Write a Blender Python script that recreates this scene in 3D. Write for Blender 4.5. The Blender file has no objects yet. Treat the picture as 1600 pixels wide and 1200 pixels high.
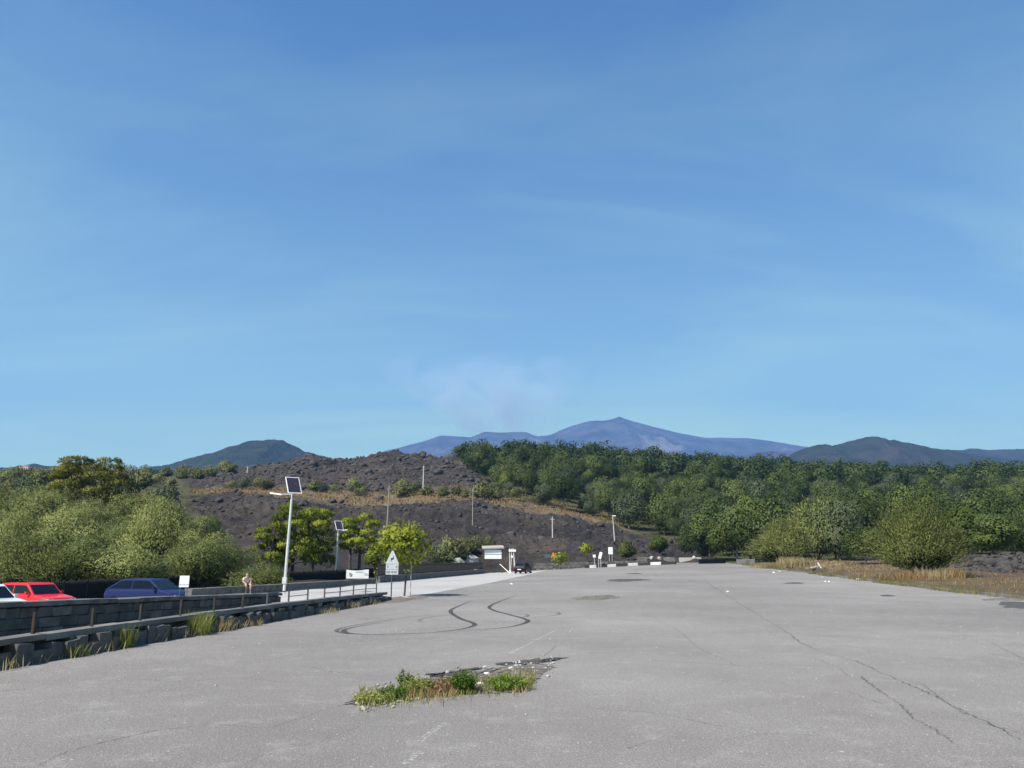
import bpy, math, random
import numpy as np
from mathutils import Vector, Matrix

SC = bpy.context.scene
COL = SC.collection
R = math.radians
rng = np.random.default_rng(7)
random.seed(7)

# ------------------------------------------------------------------ camera
FPX, HOR, EYE = 1209.0, 879.0, 1.7
TH = math.atan((HOR - 600) / FPX)
CT, ST = math.cos(TH), math.sin(TH)
cam_d = bpy.data.cameras.new('camera')
cam = bpy.data.objects.new('camera', cam_d)
COL.objects.link(cam)
cam.location = (0, 0, EYE)
cam.rotation_euler = (math.pi / 2 + TH, 0, 0)
cam_d.sensor_width = 36.0
cam_d.lens = FPX / 1600 * 36
cam_d.clip_start = 0.1
cam_d.clip_end = 60000
SC.camera = cam

# ------------------------------------------------------------------ sky, sun, exposure
SKY_SAT, SKY_VAL, VEIL = 1.72, 1.36, (9.4, 13.0, 5.8, 1)
SUN_EL, SUN_AZ = R(50), R(-130)          # azimuth measured clockwise from the view direction
w = bpy.data.worlds.new('World'); SC.world = w; w.use_nodes = True
nt = w.node_tree; nt.nodes.clear()
def wn(t, **k):
    n = nt.nodes.new(t)
    for a, b in k.items(): setattr(n, a, b)
    return n
wo = wn('ShaderNodeOutputWorld'); bg = wn('ShaderNodeBackground')
sky = wn('ShaderNodeTexSky', sky_type='NISHITA', sun_disc=False)
sky.sun_elevation = SUN_EL; sky.sun_rotation = SUN_AZ
sky.altitude = 800; sky.air_density = 1.0; sky.dust_density = 0.3; sky.ozone_density = 1.0
bg.inputs['Strength'].default_value = 0.05
# thin high cirrus: noise on a plane far above, the same in every direction
tc = wn('ShaderNodeTexCoord'); sep = wn('ShaderNodeSeparateXYZ')
nt.links.new(tc.outputs['Generated'], sep.inputs[0])
def wm(op, a, b=None, clamp=False):
    n = wn('ShaderNodeMath', operation=op, use_clamp=clamp)
    for i, v in enumerate((a, b)):
        if v is None: continue
        if isinstance(v, (int, float)): n.inputs[i].default_value = v
        else: nt.links.new(v, n.inputs[i])
    return n.outputs[0]
zz = wm('ADD', wm('MAXIMUM', sep.outputs[2], 0.0), 0.16)
cmb = wn('ShaderNodeCombineXYZ')
nt.links.new(wm('DIVIDE', sep.outputs[0], zz), cmb.inputs[0])
nt.links.new(wm('DIVIDE', sep.outputs[1], zz), cmb.inputs[1])
mp = wn('ShaderNodeMapping'); mp.inputs['Rotation'].default_value = (0, 0, R(32)); mp.inputs['Scale'].default_value = (0.5, 1.35, 1)
nt.links.new(cmb.outputs[0], mp.inputs[0])
n1 = wn('ShaderNodeTexNoise'); n1.inputs['Scale'].default_value = 0.9; n1.inputs['Detail'].default_value = 8; n1.inputs['Roughness'].default_value = 0.58; n1.inputs['Distortion'].default_value = 0.9
nt.links.new(mp.outputs[0], n1.inputs[0])
cr = wn('ShaderNodeMapRange'); cr.inputs[1].default_value = 0.42; cr.inputs[2].default_value = 0.72; cr.inputs[3].default_value = -0.0; cr.inputs[4].default_value = -0.105
nt.links.new(n1.outputs[0], cr.inputs[0])
# the veil is thicker where the line of sight crosses it at a low angle: 1 - exp(-tau / (z + c))
zp = wm('MAXIMUM', sep.outputs[2], 0.0)
tau = wm('ADD', wm('DIVIDE', cr.outputs[0], wm('ADD', zp, 0.07)), wm('MULTIPLY', wm('EXPONENT', wm('MULTIPLY', zp, -5.5)), -1.5))   # cirrus + low dust layer
veil = wm('SUBTRACT', 1.0, wm('EXPONENT', tau), clamp=True)
gm = wn('ShaderNodeHueSaturation'); gm.inputs['Saturation'].default_value = SKY_SAT; gm.inputs['Value'].default_value = SKY_VAL; gm.inputs['Hue'].default_value = 0.512; nt.links.new(sky.outputs[0], gm.inputs['Color'])
mx = wn('ShaderNodeMix', data_type='RGBA'); mx.inputs['B'].default_value = VEIL
nt.links.new(veil, mx.inputs['Factor'])
nt.links.new(gm.outputs[0], mx.inputs['A'])
nt.links.new(mx.outputs['Result'], bg.inputs[0]); nt.links.new(bg.outputs[0], wo.inputs[0])

sun_d = bpy.data.lights.new('sun', 'SUN'); sun = bpy.data.objects.new('sun', sun_d); COL.objects.link(sun)
TOSUN = Vector((math.cos(SUN_EL) * math.sin(SUN_AZ), math.cos(SUN_EL) * math.cos(SUN_AZ), math.sin(SUN_EL)))
sun.rotation_euler = TOSUN.to_track_quat('Z', 'Y').to_euler()
sun_d.energy = 5.0; sun_d.angle = R(0.53); sun_d.color = (1.0, 0.935, 0.82)
SC.view_settings.view_transform = 'Standard'; SC.view_settings.look = 'None'
SC.view_settings.gamma = 1.0; SC.view_settings.use_curve_mapping = False
SC.view_settings.exposure = 1.15
SC.render.engine = 'CYCLES'
SC.cycles.use_denoising = True
SC.cycles.max_bounces = 6; SC.cycles.diffuse_bounces = 3; SC.cycles.transmission_bounces = 3
SC.cycles.volume_bounces = 1; SC.cycles.transparent_max_bounces = 6

# ------------------------------------------------------------------ pixel -> place
def ray(px, py):
    u = (px - 800) / FPX; v = (600 - py) / FPX
    return (u, CT - v * ST, ST + v * CT)
def at(px, py, d):
    r = ray(px, py); k = d / r[1]
    return Vector((r[0] * k, d, EYE + r[2] * k))
def zat(py, d): return at(800, py, d).z
def tpx(px, py=840):
    r = ray(px, py); return r[0] / r[1]
def pxof(x, y): return 800 + x / y * FPX * 1.018

# ------------------------------------------------------------------ noise
def _h(ix, iy, s):
    n = (ix.astype(np.int64) * 374761393 + iy.astype(np.int64) * 668265263 + s * 974634877) & 0x7fffffff
    n = ((n ^ (n >> 13)) * 1274126177) & 0x7fffffff
    n = (n ^ (n >> 16)) & 0xffff
    return n / 65535.0
def vnoise(x, y, s=0):
    x = np.asarray(x, float); y = np.asarray(y, float)
    ix = np.floor(x); iy = np.floor(y); fx = x - ix; fy = y - iy
    fx = fx * fx * fx * (fx * (fx * 6 - 15) + 10); fy = fy * fy * fy * (fy * (fy * 6 - 15) + 10)
    a = _h(ix, iy, s); b = _h(ix + 1, iy, s); c = _h(ix, iy + 1, s); d = _h(ix + 1, iy + 1, s)
    return (a + (b - a) * fx) * (1 - fy) + (c + (d - c) * fx) * fy
def fbm(x, y, o=4, s=0, g=0.5):
    r = 0; a = 1; t = 0
    for i in range(o):
        r = r + a * vnoise(x * 2 ** i + 17.3 * i, y * 2 ** i - 9.1 * i, s + i); t += a; a *= g
    return r / t
def ridged(x, y, o=4, s=0):
    r = 0; a = 1; t = 0
    for i in range(o):
        r = r + a * (1 - np.abs(2 * vnoise(x * 2 ** i + 7.7 * i, y * 2 ** i + 3.3 * i, s + i) - 1)); t += a; a *= 0.55
    return r / t
def sst(a, b, x):
    t = np.clip((np.asarray(x, float) - a) / (b - a), 0, 1); return t * t * (3 - 2 * t)

# ------------------------------------------------------------------ mesh + object helpers
def mesh(name, V, F, mat=None, smooth=False):
    V = np.asarray(V, dtype=np.float32)
    me = bpy.data.meshes.new(name)
    if isinstance(F, np.ndarray) and F.ndim == 2:
        n, k = F.shape
        me.vertices.add(len(V)); me.vertices.foreach_set('co', V.ravel())
        me.loops.add(n * k); me.loops.foreach_set('vertex_index', F.astype(np.int32).ravel())
        me.polygons.add(n)
        me.polygons.foreach_set('loop_start', np.arange(0, n * k, k, dtype=np.int32))
        me.update(calc_edges=True)
    else:
        me.from_pydata([tuple(map(float, v)) for v in V], [], [tuple(int(i) for i in f) for f in F]); me.update()
    if smooth: me.polygons.foreach_set('use_smooth', np.ones(len(me.polygons), dtype=bool))
    if mat is not None: me.materials.append(M[mat] if isinstance(mat, str) else mat)
    return me
def attr(me, name, vals):
    a = me.attributes.new(name, 'FLOAT', 'POINT'); a.data.foreach_set('value', np.asarray(vals, dtype=np.float32).ravel())
def obj(name, me, parent=None, loc=None, rz=0.0, kind=None):
    o = bpy.data.objects.new(name, me); COL.objects.link(o)
    if parent is not None: o.parent = parent
    if loc is not None: o.location = loc
    if rz: o.rotation_euler = (0, 0, rz)
    if kind: o['kind'] = kind
    return o
def tag(o, label, cat, group=None):
    o['label'] = label; o['category'] = cat
    if group: o['group'] = group
    return o
def thing(name, label, cat, loc=(0, 0, 0), rz=0.0, group=None):
    o = obj(name, None, None, loc, rz); o.empty_display_size = 0.3
    return tag(o, label, cat, group)
def copy_tree(o, parent=None):
    c = o.copy(); COL.objects.link(c); c.parent = parent
    for ch in o.children: copy_tree(ch, c)
    return c

class MB:
    def __init__(s): s.v = []; s.f = []
    def add(s, V, F):
        n = len(s.v); s.v += [tuple(p) for p in V]; s.f += [tuple(i + n for i in f) for f in F]; return s
    def box(s, x0, x1, y0, y1, z0, z1, m=None):
        V = [Vector((x, y, z)) for z in (z0, z1) for y in (y0, y1) for x in (x0, x1)]
        if m is not None: V = [m @ p for p in V]
        return s.add(V, [(0, 2, 3, 1), (4, 5, 7, 6), (0, 1, 5, 4), (2, 6, 7, 3), (0, 4, 6, 2), (1, 3, 7, 5)])
    def tube(s, p, q, r0, r1=None, n=8):
        r1 = r0 if r1 is None else r1
        p, q = Vector(p), Vector(q); d = (q - p).normalized()
        a = d.orthogonal().normalized(); b = d.cross(a)
        V = [p + (a * math.cos(2 * math.pi * i / n) + b * math.sin(2 * math.pi * i / n)) * r0 for i in range(n)]
        V += [q + (a * math.cos(2 * math.pi * i / n) + b * math.sin(2 * math.pi * i / n)) * r1 for i in range(n)]
        F = [(i, (i + 1) % n, n + (i + 1) % n, n + i) for i in range(n)]
        F += [tuple(range(n - 1, -1, -1)), tuple(range(n, 2 * n))]
        return s.add(V, F)
    def prism(s, pts, dirv, t):
        """pts: planar outline (Vectors), extruded along dirv by t"""
        n = len(pts); dv = Vector(dirv).normalized() * t
        V = list(pts) + [p + dv for p in pts]
        F = [tuple(range(n - 1, -1, -1)), tuple(range(n, 2 * n))] + [(i, (i + 1) % n, n + (i + 1) % n, n + i) for i in range(n)]
        return s.add(V, F)
    def mesh(s, name, mat, smooth=False): return mesh(name, s.v, s.f, mat, smooth)
    def build(s, name, mat, parent=None, loc=None, rz=0.0, smooth=False, kind=None):
        return obj(name, s.mesh(name, mat, smooth), parent, loc, rz, kind)

_ico = None
def ico():
    global _ico
    if _ico is None:
        t = (1 + 5 ** .5) / 2
        V = np.array([(-1, t, 0), (1, t, 0), (-1, -t, 0), (1, -t, 0), (0, -1, t), (0, 1, t), (0, -1, -t), (0, 1, -t), (t, 0, -1), (t, 0, 1), (-t, 0, -1), (-t, 0, 1)], float)
        V /= np.linalg.norm(V[0])
        F = np.array([(0, 11, 5), (0, 5, 1), (0, 1, 7), (0, 7, 10), (0, 10, 11), (1, 5, 9), (5, 11, 4), (11, 10, 2), (10, 7, 6), (7, 1, 8), (3, 9, 4), (3, 4, 2), (3, 2, 6), (3, 6, 8), (3, 8, 9), (4, 9, 5), (2, 4, 11), (6, 2, 10), (8, 6, 7), (9, 8, 1)])
        _ico = (V, F)
    return _ico
def rocks(P, S, jit=0.35, flat=0.75):
    """many angular rocks as one vertex/face pair"""
    V0, F0 = ico(); n = len(P); k = len(V0)
    V = np.repeat(V0[None], n, 0) * (1 + rng.uniform(-jit, jit, (n, k, 1)))
    V *= np.stack([rng.uniform(.7, 1.3, n), rng.uniform(.7, 1.3, n), flat * rng.uniform(.6, 1.3, n)], 1)[:, None, :]
    a = rng.uniform(0, 2 * np.pi, n); c, s_ = np.cos(a), np.sin(a)
    V = np.stack([V[..., 0] * c[:, None] - V[..., 1] * s_[:, None], V[..., 0] * s_[:, None] + V[..., 1] * c[:, None], V[..., 2]], -1)
    V = V * np.asarray(S, float).reshape(-1, 1, 1) + np.asarray(P, float)[:, None, :]
    F = (F0[None] + (np.arange(n) * k)[:, None, None]).reshape(-1, 3)
    return V.reshape(-1, 3), F
def subdiv_rock(seed, n=2, rough=0.25):
    import bmesh
    bm = bmesh.new(); bmesh.ops.create_icosphere(bm, subdivisions=n, radius=1)
    r = np.random.default_rng(seed); ph = r.uniform(0, 9, 6)
    cuts = [Vector(r.normal(size=3)).normalized() for _ in range(7)]
    for v in bm.verts:
        p = v.co.copy(); m = 1.0
        for c in cuts:
            k = p.dot(c)
            if k > 0.62: m = min(m, 0.62 / k + 0.06)
        v.co = p * (m + rough * 0.25 * math.sin(5 * p.x + ph[0]) * math.sin(4 * p.y + ph[1]) + rough * .2 * math.sin(9 * p.z + ph[2] + 6 * p.x))
    V = [tuple(v.co) for v in bm.verts]; F = [tuple(v.index for v in f.verts) for f in bm.faces]; bm.free()
    return V, F

# ------------------------------------------------------------------ materials (all procedural)
M = {}
def material(name, c1, c2=None, scale=3.0, rough=0.8, bump=0.0, bscale=None, spec=0.3, metal=0.0, detail=5, lo=0.3, hi=0.7, third=None, tscale=0.3, coat=0.0):
    m = bpy.data.materials.new(name); m.use_nodes = True; t = m.node_tree; b = t.nodes['Principled BSDF']
    b.inputs['Roughness'].default_value = rough; b.inputs['Specular IOR Level'].default_value = spec; b.inputs['Metallic'].default_value = metal
    b.inputs['Coat Weight'].default_value = coat
    geo = t.nodes.new('ShaderNodeNewGeometry')
    if c2 is None:
        b.inputs['Base Color'].default_value = (*c1, 1); last = None
    else:
        n = t.nodes.new('ShaderNodeTexNoise'); n.inputs['Scale'].default_value = scale; n.inputs['Detail'].default_value = detail; n.inputs['Roughness'].default_value = 0.62
        t.links.new(geo.outputs['Position'], n.inputs['Vector'])
        mr = t.nodes.new('ShaderNodeMapRange'); mr.inputs[1].default_value = lo; mr.inputs[2].default_value = hi
        t.links.new(n.outputs[0], mr.inputs[0])
        x = t.nodes.new('ShaderNodeMix'); x.data_type = 'RGBA'; x.inputs['A'].default_value = (*c1, 1); x.inputs['B'].default_value = (*c2, 1)
        t.links.new(mr.outputs[0], x.inputs['Factor']); last = x.outputs['Result']
        if third is not None:
            n2 = t.nodes.new('ShaderNodeTexNoise'); n2.inputs['Scale'].default_value = tscale; n2.inputs['Detail'].default_value = 4
            t.links.new(geo.outputs['Position'], n2.inputs['Vector'])
            mr2 = t.nodes.new('ShaderNodeMapRange'); mr2.inputs[1].default_value = 0.45; mr2.inputs[2].default_value = 0.7
            t.links.new(n2.outputs[0], mr2.inputs[0])
            x2 = t.nodes.new('ShaderNodeMix'); x2.data_type = 'RGBA'; x2.inputs['B'].default_value = (*third, 1)
            t.links.new(mr2.outputs[0], x2.inputs['Factor']); t.links.new(last, x2.inputs['A']); last = x2.outputs['Result']
        t.links.new(last, b.inputs['Base Color'])
    if bump:
        n3 = t.nodes.new('ShaderNodeTexNoise'); n3.inputs['Scale'].default_value = bscale or scale * 4; n3.inputs['Detail'].default_value = 6
        t.links.new(geo.outputs['Position'], n3.inputs['Vector'])
        bp = t.nodes.new('ShaderNodeBump'); bp.inputs['Strength'].default_value = 0.7; bp.inputs['Distance'].default_value = bump
        t.links.new(n3.outputs[0], bp.inputs['Height']); t.links.new(bp.outputs[0], b.inputs['Normal'])
    M[name] = m
    return m
def leafmat(name, ca, cb, trans=0.35, rough=0.55, cc=None):
    """two leaf colours mixed by a per-leaf attribute and by the plant's own random number"""
    m = bpy.data.materials.new(name); m.use_nodes = True; t = m.node_tree; b = t.nodes['Principled BSDF']; out = t.nodes['Material Output']
    a = t.nodes.new('ShaderNodeAttribute'); a.attribute_name = 'tint'
    oi = t.nodes.new('ShaderNodeObjectInfo')
    ad = t.nodes.new('ShaderNodeMath'); ad.operation = 'MULTIPLY_ADD'; ad.use_clamp = True
    t.links.new(oi.outputs['Random'], ad.inputs[0]); ad.inputs[1].default_value = 0.8
    sb = t.nodes.new('ShaderNodeMath'); sb.operation = 'SUBTRACT'; t.links.new(a.outputs['Fac'], sb.inputs[0]); sb.inputs[1].default_value = 0.4
    t.links.new(sb.outputs[0], ad.inputs[2])
    x = t.nodes.new('ShaderNodeMix'); x.data_type = 'RGBA'; x.inputs['A'].default_value = (*ca, 1); x.inputs['B'].default_value = (*cb, 1)
    t.links.new(ad.outputs[0], x.inputs['Factor'])
    col = x.outputs['Result']
    t.links.new(col, b.inputs['Base Color']); b.inputs['Roughness'].default_value = rough; b.inputs['Specular IOR Level'].default_value = 0.1
    tr = t.nodes.new('ShaderNodeBsdfTranslucent'); t.links.new(col, tr.inputs['Color'])
    ms = t.nodes.new('ShaderNodeMixShader'); ms.inputs[0].default_value = trans
    t.links.new(b.outputs[0], ms.inputs[1]); t.links.new(tr.outputs[0], ms.inputs[2]); t.links.new(ms.outputs[0], out.inputs[0])
    M[name] = m

material('concrete', (.12, .116, .11), (.21, .205, .195), 2.2, .9, .01, 14, third=(.09, .088, .085), tscale=.7)
material('pale_concrete', (.33, .32, .30), (.48, .47, .45), 3, .9, .008, 20)
material('lava_stone', (.048, .046, .045), (.115, .11, .108), 2.4, .95, .03, 9, third=(.11, .10, .093), tscale=.9)
material('lava_stone_worn', (.07, .067, .065), (.185, .178, .172), 3.1, .95, .03, 10)
material('mortar', (.05, .048, .046), (.09, .085, .08), 4, .95, .01)
material('kerb_black', (.018, .018, .02), (.045, .044, .044), 1.6, .85)
material('kerb_white', (.55, .55, .53), (.30, .29, .28), 1.2, .85, lo=.45, hi=.75)
material('black_metal', (.010, .010, .012), (.022, .021, .022), 6, .6, spec=.4)
material('black_screen', (.009, .009, .012), (.018, .017, .02), 1.5, .9)
material('rusty_metal', (.03, .027, .025), (.06, .04, .03), 9, .75)
material('grey_rail', (.055, .055, .058), (.10, .09, .085), 8, .6, spec=.5)
material('galvanised', (.50, .51, .50), (.66, .66, .64), 5, .45, metal=.15, spec=.5)
material('wood_pole', (.21, .185, .16), (.32, .29, .26), 3, .9)
material('pale_pole', (.44, .43, .41), (.55, .54, .51), 3, .85)
material('panel_cell', (.022, .018, .026), (.04, .033, .045), 5, .25, spec=.5)
material('white_paint', (.74, .75, .74), (.62, .63, .62), 4, .5)
material('white_sheet', (.84, .85, .84), (.78, .79, .79), 2, .55)
material('faded_sign', (.62, .64, .66), (.50, .52, .55), 7, .45)
material('sign_grey', (.26, .28, .31), None, rough=.6)
material('sign_black', (.02, .02, .022), None, rough=.6)
material('sign_orange', (.80, .22, .015), (.70, .15, .01), 6, .5)
material('sign_yellow', (.80, .50, .04), None, rough=.5)
material('sign_red', (.45, .05, .03), None, rough=.5)
material('sign_blue', (.06, .10, .14), (.09, .13, .17), 3, .5)
material('timber_dark', (.045, .035, .028), (.09, .07, .055), 5, .85)
material('timber_roof', (.25, .23, .21), (.34, .32, .30), 4, .85)
material('timber_pale', (.30, .25, .20), (.42, .36, .29), 6, .85)
material('bark', (.055, .045, .038), (.12, .10, .085), 4, .95, .02, 12)
material('bark_pale', (.16, .14, .12), (.26, .23, .20), 4, .95, .02, 12)
material('car_blue', (.012, .022, .085), None, rough=.5, coat=.15, spec=.1)
material('car_red', (.62, .010, .014), None, rough=.45, coat=.5, spec=.3)
material('car_white', (.70, .74, .74), None, rough=.3, coat=.7, spec=.5)
material('car_black', (.006, .006, .008), None, rough=.5, coat=.4, spec=.2)
material('car_glass', (.004, .005, .009), None, rough=.08, spec=.4)
material('tyre', (.012, .012, .012), None, rough=.85)
material('rim', (.40, .41, .42), None, rough=.35, metal=.7)
material('chrome_lamp', (.80, .82, .84), None, rough=.15, spec=.8)
material('lamp_red', (.14, .01, .01), None, rough=.25)
material('plate_white', (.78, .78, .76), None, rough=.5)
material('skin', (.50, .31, .23), None, rough=.6)
material('shirt_pink', (.68, .52, .52), (.74, .60, .59), 12, .85)
material('shorts_dark', (.03, .032, .035), None, rough=.9)
material('hair_brown', (.06, .045, .035), None, rough=.7)
material('shoe_white', (.75, .75, .75), None, rough=.7)
material('paper_white', (.80, .80, .80), (.68, .68, .67), 20, .7)
material('plaster_pink', (.62, .47, .42), (.70, .56, .50), .6, .9)
material('roof_tile', (.28, .13, .09), (.36, .18, .12), .8, .9)
material('pale_rock', (.24, .23, .22), (.44, .42, .40), 1.3, .95, .08, 3)
material('dirt_or_shade', (.065, .055, .048), (.15, .135, .12), 6, .97, .02, 25, third=(.20, .185, .17), tscale=3)
material('crack', (.030, .029, .029), (.06, .058, .056), 20, .95)
material('patch_dark', (.045, .044, .044), (.085, .083, .08), 7, .95, .01, 30)
material('road_concrete', (.315, .305, .295), (.385, .375, .362), .35, .9, .004, 25, third=(.29, .283, .275), tscale=.12)
material('soil_ground', (.10, .075, .055), (.19, .14, .10), .6, .95, .03, 5)
leafmat('leaf_forest', (.026, .044, .012), (.100, .128, .034), .16)
leafmat('leaf_forest_grey', (.038, .056, .028), (.105, .128, .066), .16)
leafmat('leaf_forest_yellow', (.060, .085, .016), (.145, .170, .040), .25)
leafmat('leaf_broom', (.075, .098, .028), (.235, .250, .088), .3)
leafmat('leaf_pine_dark', (.036, .048, .010), (.165, .172, .034), .2)
leafmat('leaf_acacia', (.085, .112, .036), (.255, .280, .100), .3)
leafmat('leaf_pine', (.055, .085, .012), (.270, .310, .040), .28)
leafmat('leaf_scrub', (.070, .085, .034), (.190, .200, .085), .28)
leafmat('leaf_street', (.070, .105, .012), (.290, .320, .045), .4)
leafmat('leaf_weed', (.065, .120, .022), (.25, .32, .06), .4)
leafmat('grass_dry', (.21, .165, .085), (.44, .36, .21), .3)
leafmat('grass_green', (.12, .15, .035), (.32, .33, .10), .35)
leafmat('grass_rust', (.20, .125, .060), (.37, .26, .13), .3)
material('clinker', (.026, .024, .024), (.074, .068, .066), .9, .97, .06, 5, third=(.066, .058, .055), tscale=.06)
leafmat('grass_verge', (.08, .10, .03), (.24, .22, .10), .35)
# ------------------------------------------------------------------ special surface materials
def nodes_of(name):
    m = bpy.data.materials.new(name); m.use_nodes = True; M[name] = m
    t = m.node_tree; return m, t, t.nodes['Principled BSDF']
class NT:
    def __init__(s, t):
        s.t = t; s.pos = t.nodes.new('ShaderNodeNewGeometry').outputs['Position']
    def noise(s, scale, detail=5, rough=.6, vec=None, dist=0.0):
        n = s.t.nodes.new('ShaderNodeTexNoise'); n.inputs['Scale'].default_value = scale; n.inputs['Detail'].default_value = detail
        n.inputs['Roughness'].default_value = rough; n.inputs['Distortion'].default_value = dist
        s.t.links.new(vec or s.pos, n.inputs['Vector']); return n.outputs[0]
    def vor(s, scale, feature='F1', out='Distance'):
        n = s.t.nodes.new('ShaderNodeTexVoronoi'); n.feature = feature; n.inputs['Scale'].default_value = scale
        s.t.links.new(s.pos, n.inputs['Vector']); return n.outputs[out]
    def rng(s, v, a, b, c=0.0, d=1.0):
        n = s.t.nodes.new('ShaderNodeMapRange'); s.t.links.new(v, n.inputs[0])
        for i, k in enumerate((a, b, c, d)): n.inputs[i + 1].default_value = k
        return n.outputs[0]
    def math(s, op, a, b):
        n = s.t.nodes.new('ShaderNodeMath'); n.operation = op
        for i, k in enumerate((a, b)):
            if isinstance(k, (int, float)): n.inputs[i].default_value = k
            else: s.t.links.new(k, n.inputs[i])
        return n.outputs[0]
    def mix(s, f, a, b):
        n = s.t.nodes.new('ShaderNodeMix'); n.data_type = 'RGBA'
        for k, v in (('Factor', f), ('A', a), ('B', b)):
            if isinstance(v, tuple): n.inputs[k].default_value = (*v, 1)
            elif isinstance(v, (int, float)): n.inputs[k].default_value = v
            else: s.t.links.new(v, n.inputs[k])
        return n.outputs['Result']
    def attr(s, name):
        n = s.t.nodes.new('ShaderNodeAttribute'); n.attribute_name = name; return n.outputs['Fac']
    def bump(s, h, dist, b, strength=.8):
        n = s.t.nodes.new('ShaderNodeBump'); n.inputs['Strength'].default_value = strength; n.inputs['Distance'].default_value = dist
        s.t.links.new(h, n.inputs['Height']); s.t.links.new(n.outputs[0], b.inputs['Normal'])

# old sun-bleached asphalt: aggregate, stains, faint patches
m, t, b = nodes_of('asphalt'); k = NT(t)
c = k.mix(k.rng(k.noise(.06, 5), .36, .64), (.148, .138, .131), (.258, .246, .234))
c = k.mix(k.rng(k.noise(.33, 6, .7), .46, .70, 0, .75), c, (.150, .139, .130))
c = k.mix(k.rng(k.noise(1.7, 6, .72), .52, .70, 0, .6), c, (.29, .278, .262))
c = k.mix(k.rng(k.noise(24, 3), .42, .7, 0, .7), c, (.135, .128, .121))
c = k.mix(k.rng(k.noise(60, 2), .55, .68, 0, .75), c, (.42, .405, .39))
c = k.mix(k.rng(k.noise(42, 2), .58, .68, 0, .65), c, (.075, .071, .067))
c = k.mix(k.rng(k.noise(13, 3, .6), .67, .72, 0, .75), c, (.46, .445, .43))
c = k.mix(k.rng(k.noise(3.0, 7, .8), .62, .73, 0, .6), c, (.080, .075, .070))
t.links.new(c, b.inputs['Base Color']); b.inputs['Roughness'].default_value = .92; b.inputs['Specular IOR Level'].default_value = .15
k.bump(k.math('ADD', k.noise(90, 3), k.math('MULTIPLY', k.noise(9, 4), 2.0)), .006, b)

# tyre rubber streaks: broken, thin film
def film(name, col, lo, hi, amax, scale=14, useattr=True):
    m, t, b = nodes_of(name); k = NT(t)
    b.inputs['Base Color'].default_value = (*col, 1); b.inputs['Roughness'].default_value = .85
    a = k.rng(k.noise(scale, 5, .7), lo, hi, 0, amax)
    if useattr: a = k.math('MULTIPLY', a, k.attr('fade'))
    t.links.new(a, b.inputs['Alpha'])
film('tyre_film', (.030, .029, .028), .22, .60, .85)
film('crack_film', (.03, .029, .028), .30, .62, .9, 16)
film('paint_film', (.55, .54, .53), .46, .66, .8, 16)

# terrain: lava clinker, dry grass, green scrub, brown soil by attribute
m, t, b = nodes_of('terrain'); k = NT(t)
lava = k.mix(k.rng(k.noise(.05, 4), .38, .66), (.036, .033, .033), (.064, .057, .055))
lava = k.mix(k.rng(k.noise(.7, 6, .7), .42, .72), lava, (.021, .019, .020))
lava = k.mix(k.rng(k.noise(2.6, 4, .7), .56, .74, 0, .7), lava, (.100, .086, .082))
lava = k.mix(k.rng(k.noise(.022, 3), .52, .68, 0, .45), lava, (.075, .052, .043))
dry = k.mix(k.rng(k.noise(.35, 6, .7), .35, .66), (.215, .165, .098), (.105, .080, .055))
dry = k.mix(k.rng(k.noise(1.6, 5, .7), .5, .7), dry, (.085, .085, .038))
soil = k.mix(k.rng(k.noise(.5, 5), .35, .65), (.095, .066, .050), (.165, .120, .088))
green = k.mix(k.rng(k.noise(.5, 6, .7), .4, .65), (.040, .052, .020), (.12, .105, .05))
c = k.mix(k.attr('soil'), lava, soil); c = k.mix(k.attr('dry'), c, dry); c = k.mix(k.attr('green'), c, green)
t.links.new(c, b.inputs['Base Color']); b.inputs['Roughness'].default_value = .97; b.inputs['Specular IOR Level'].default_value = .1
k.bump(k.noise(1.4, 7, .75), .55, b, 1.0)

# far relief
def hillmat(name, c1, c2, c3, s1, s2, bump, f3=(.55, .68)):
    m, t, b = nodes_of(name); k = NT(t)
    c = k.mix(k.rng(k.noise(s1, 5), .38, .62), c1, c2); c = k.mix(k.rng(k.noise(s2, 6, .6, dist=.6), *f3), c, c3)
    t.links.new(c, b.inputs['Base Color']); b.inputs['Roughness'].default_value = 1; b.inputs['Specular IOR Level'].default_value = 0
    k.bump(k.noise(s1 * 3, 6, .7), bump, b, 1.0)
hillmat('hill_wood', (.018, .026, .020), (.034, .042, .032), (.085, .075, .062), .02, .006, 14, (.56, .70))
hillmat('hill_dark', (.020, .026, .022), (.036, .040, .030), (.05, .042, .04), .02, .005, 14)
hillmat('volcano', (.022, .020, .028), (.095, .078, .088), (.20, .175, .17), .0030, .0016, 110, (.60, .67))

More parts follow.
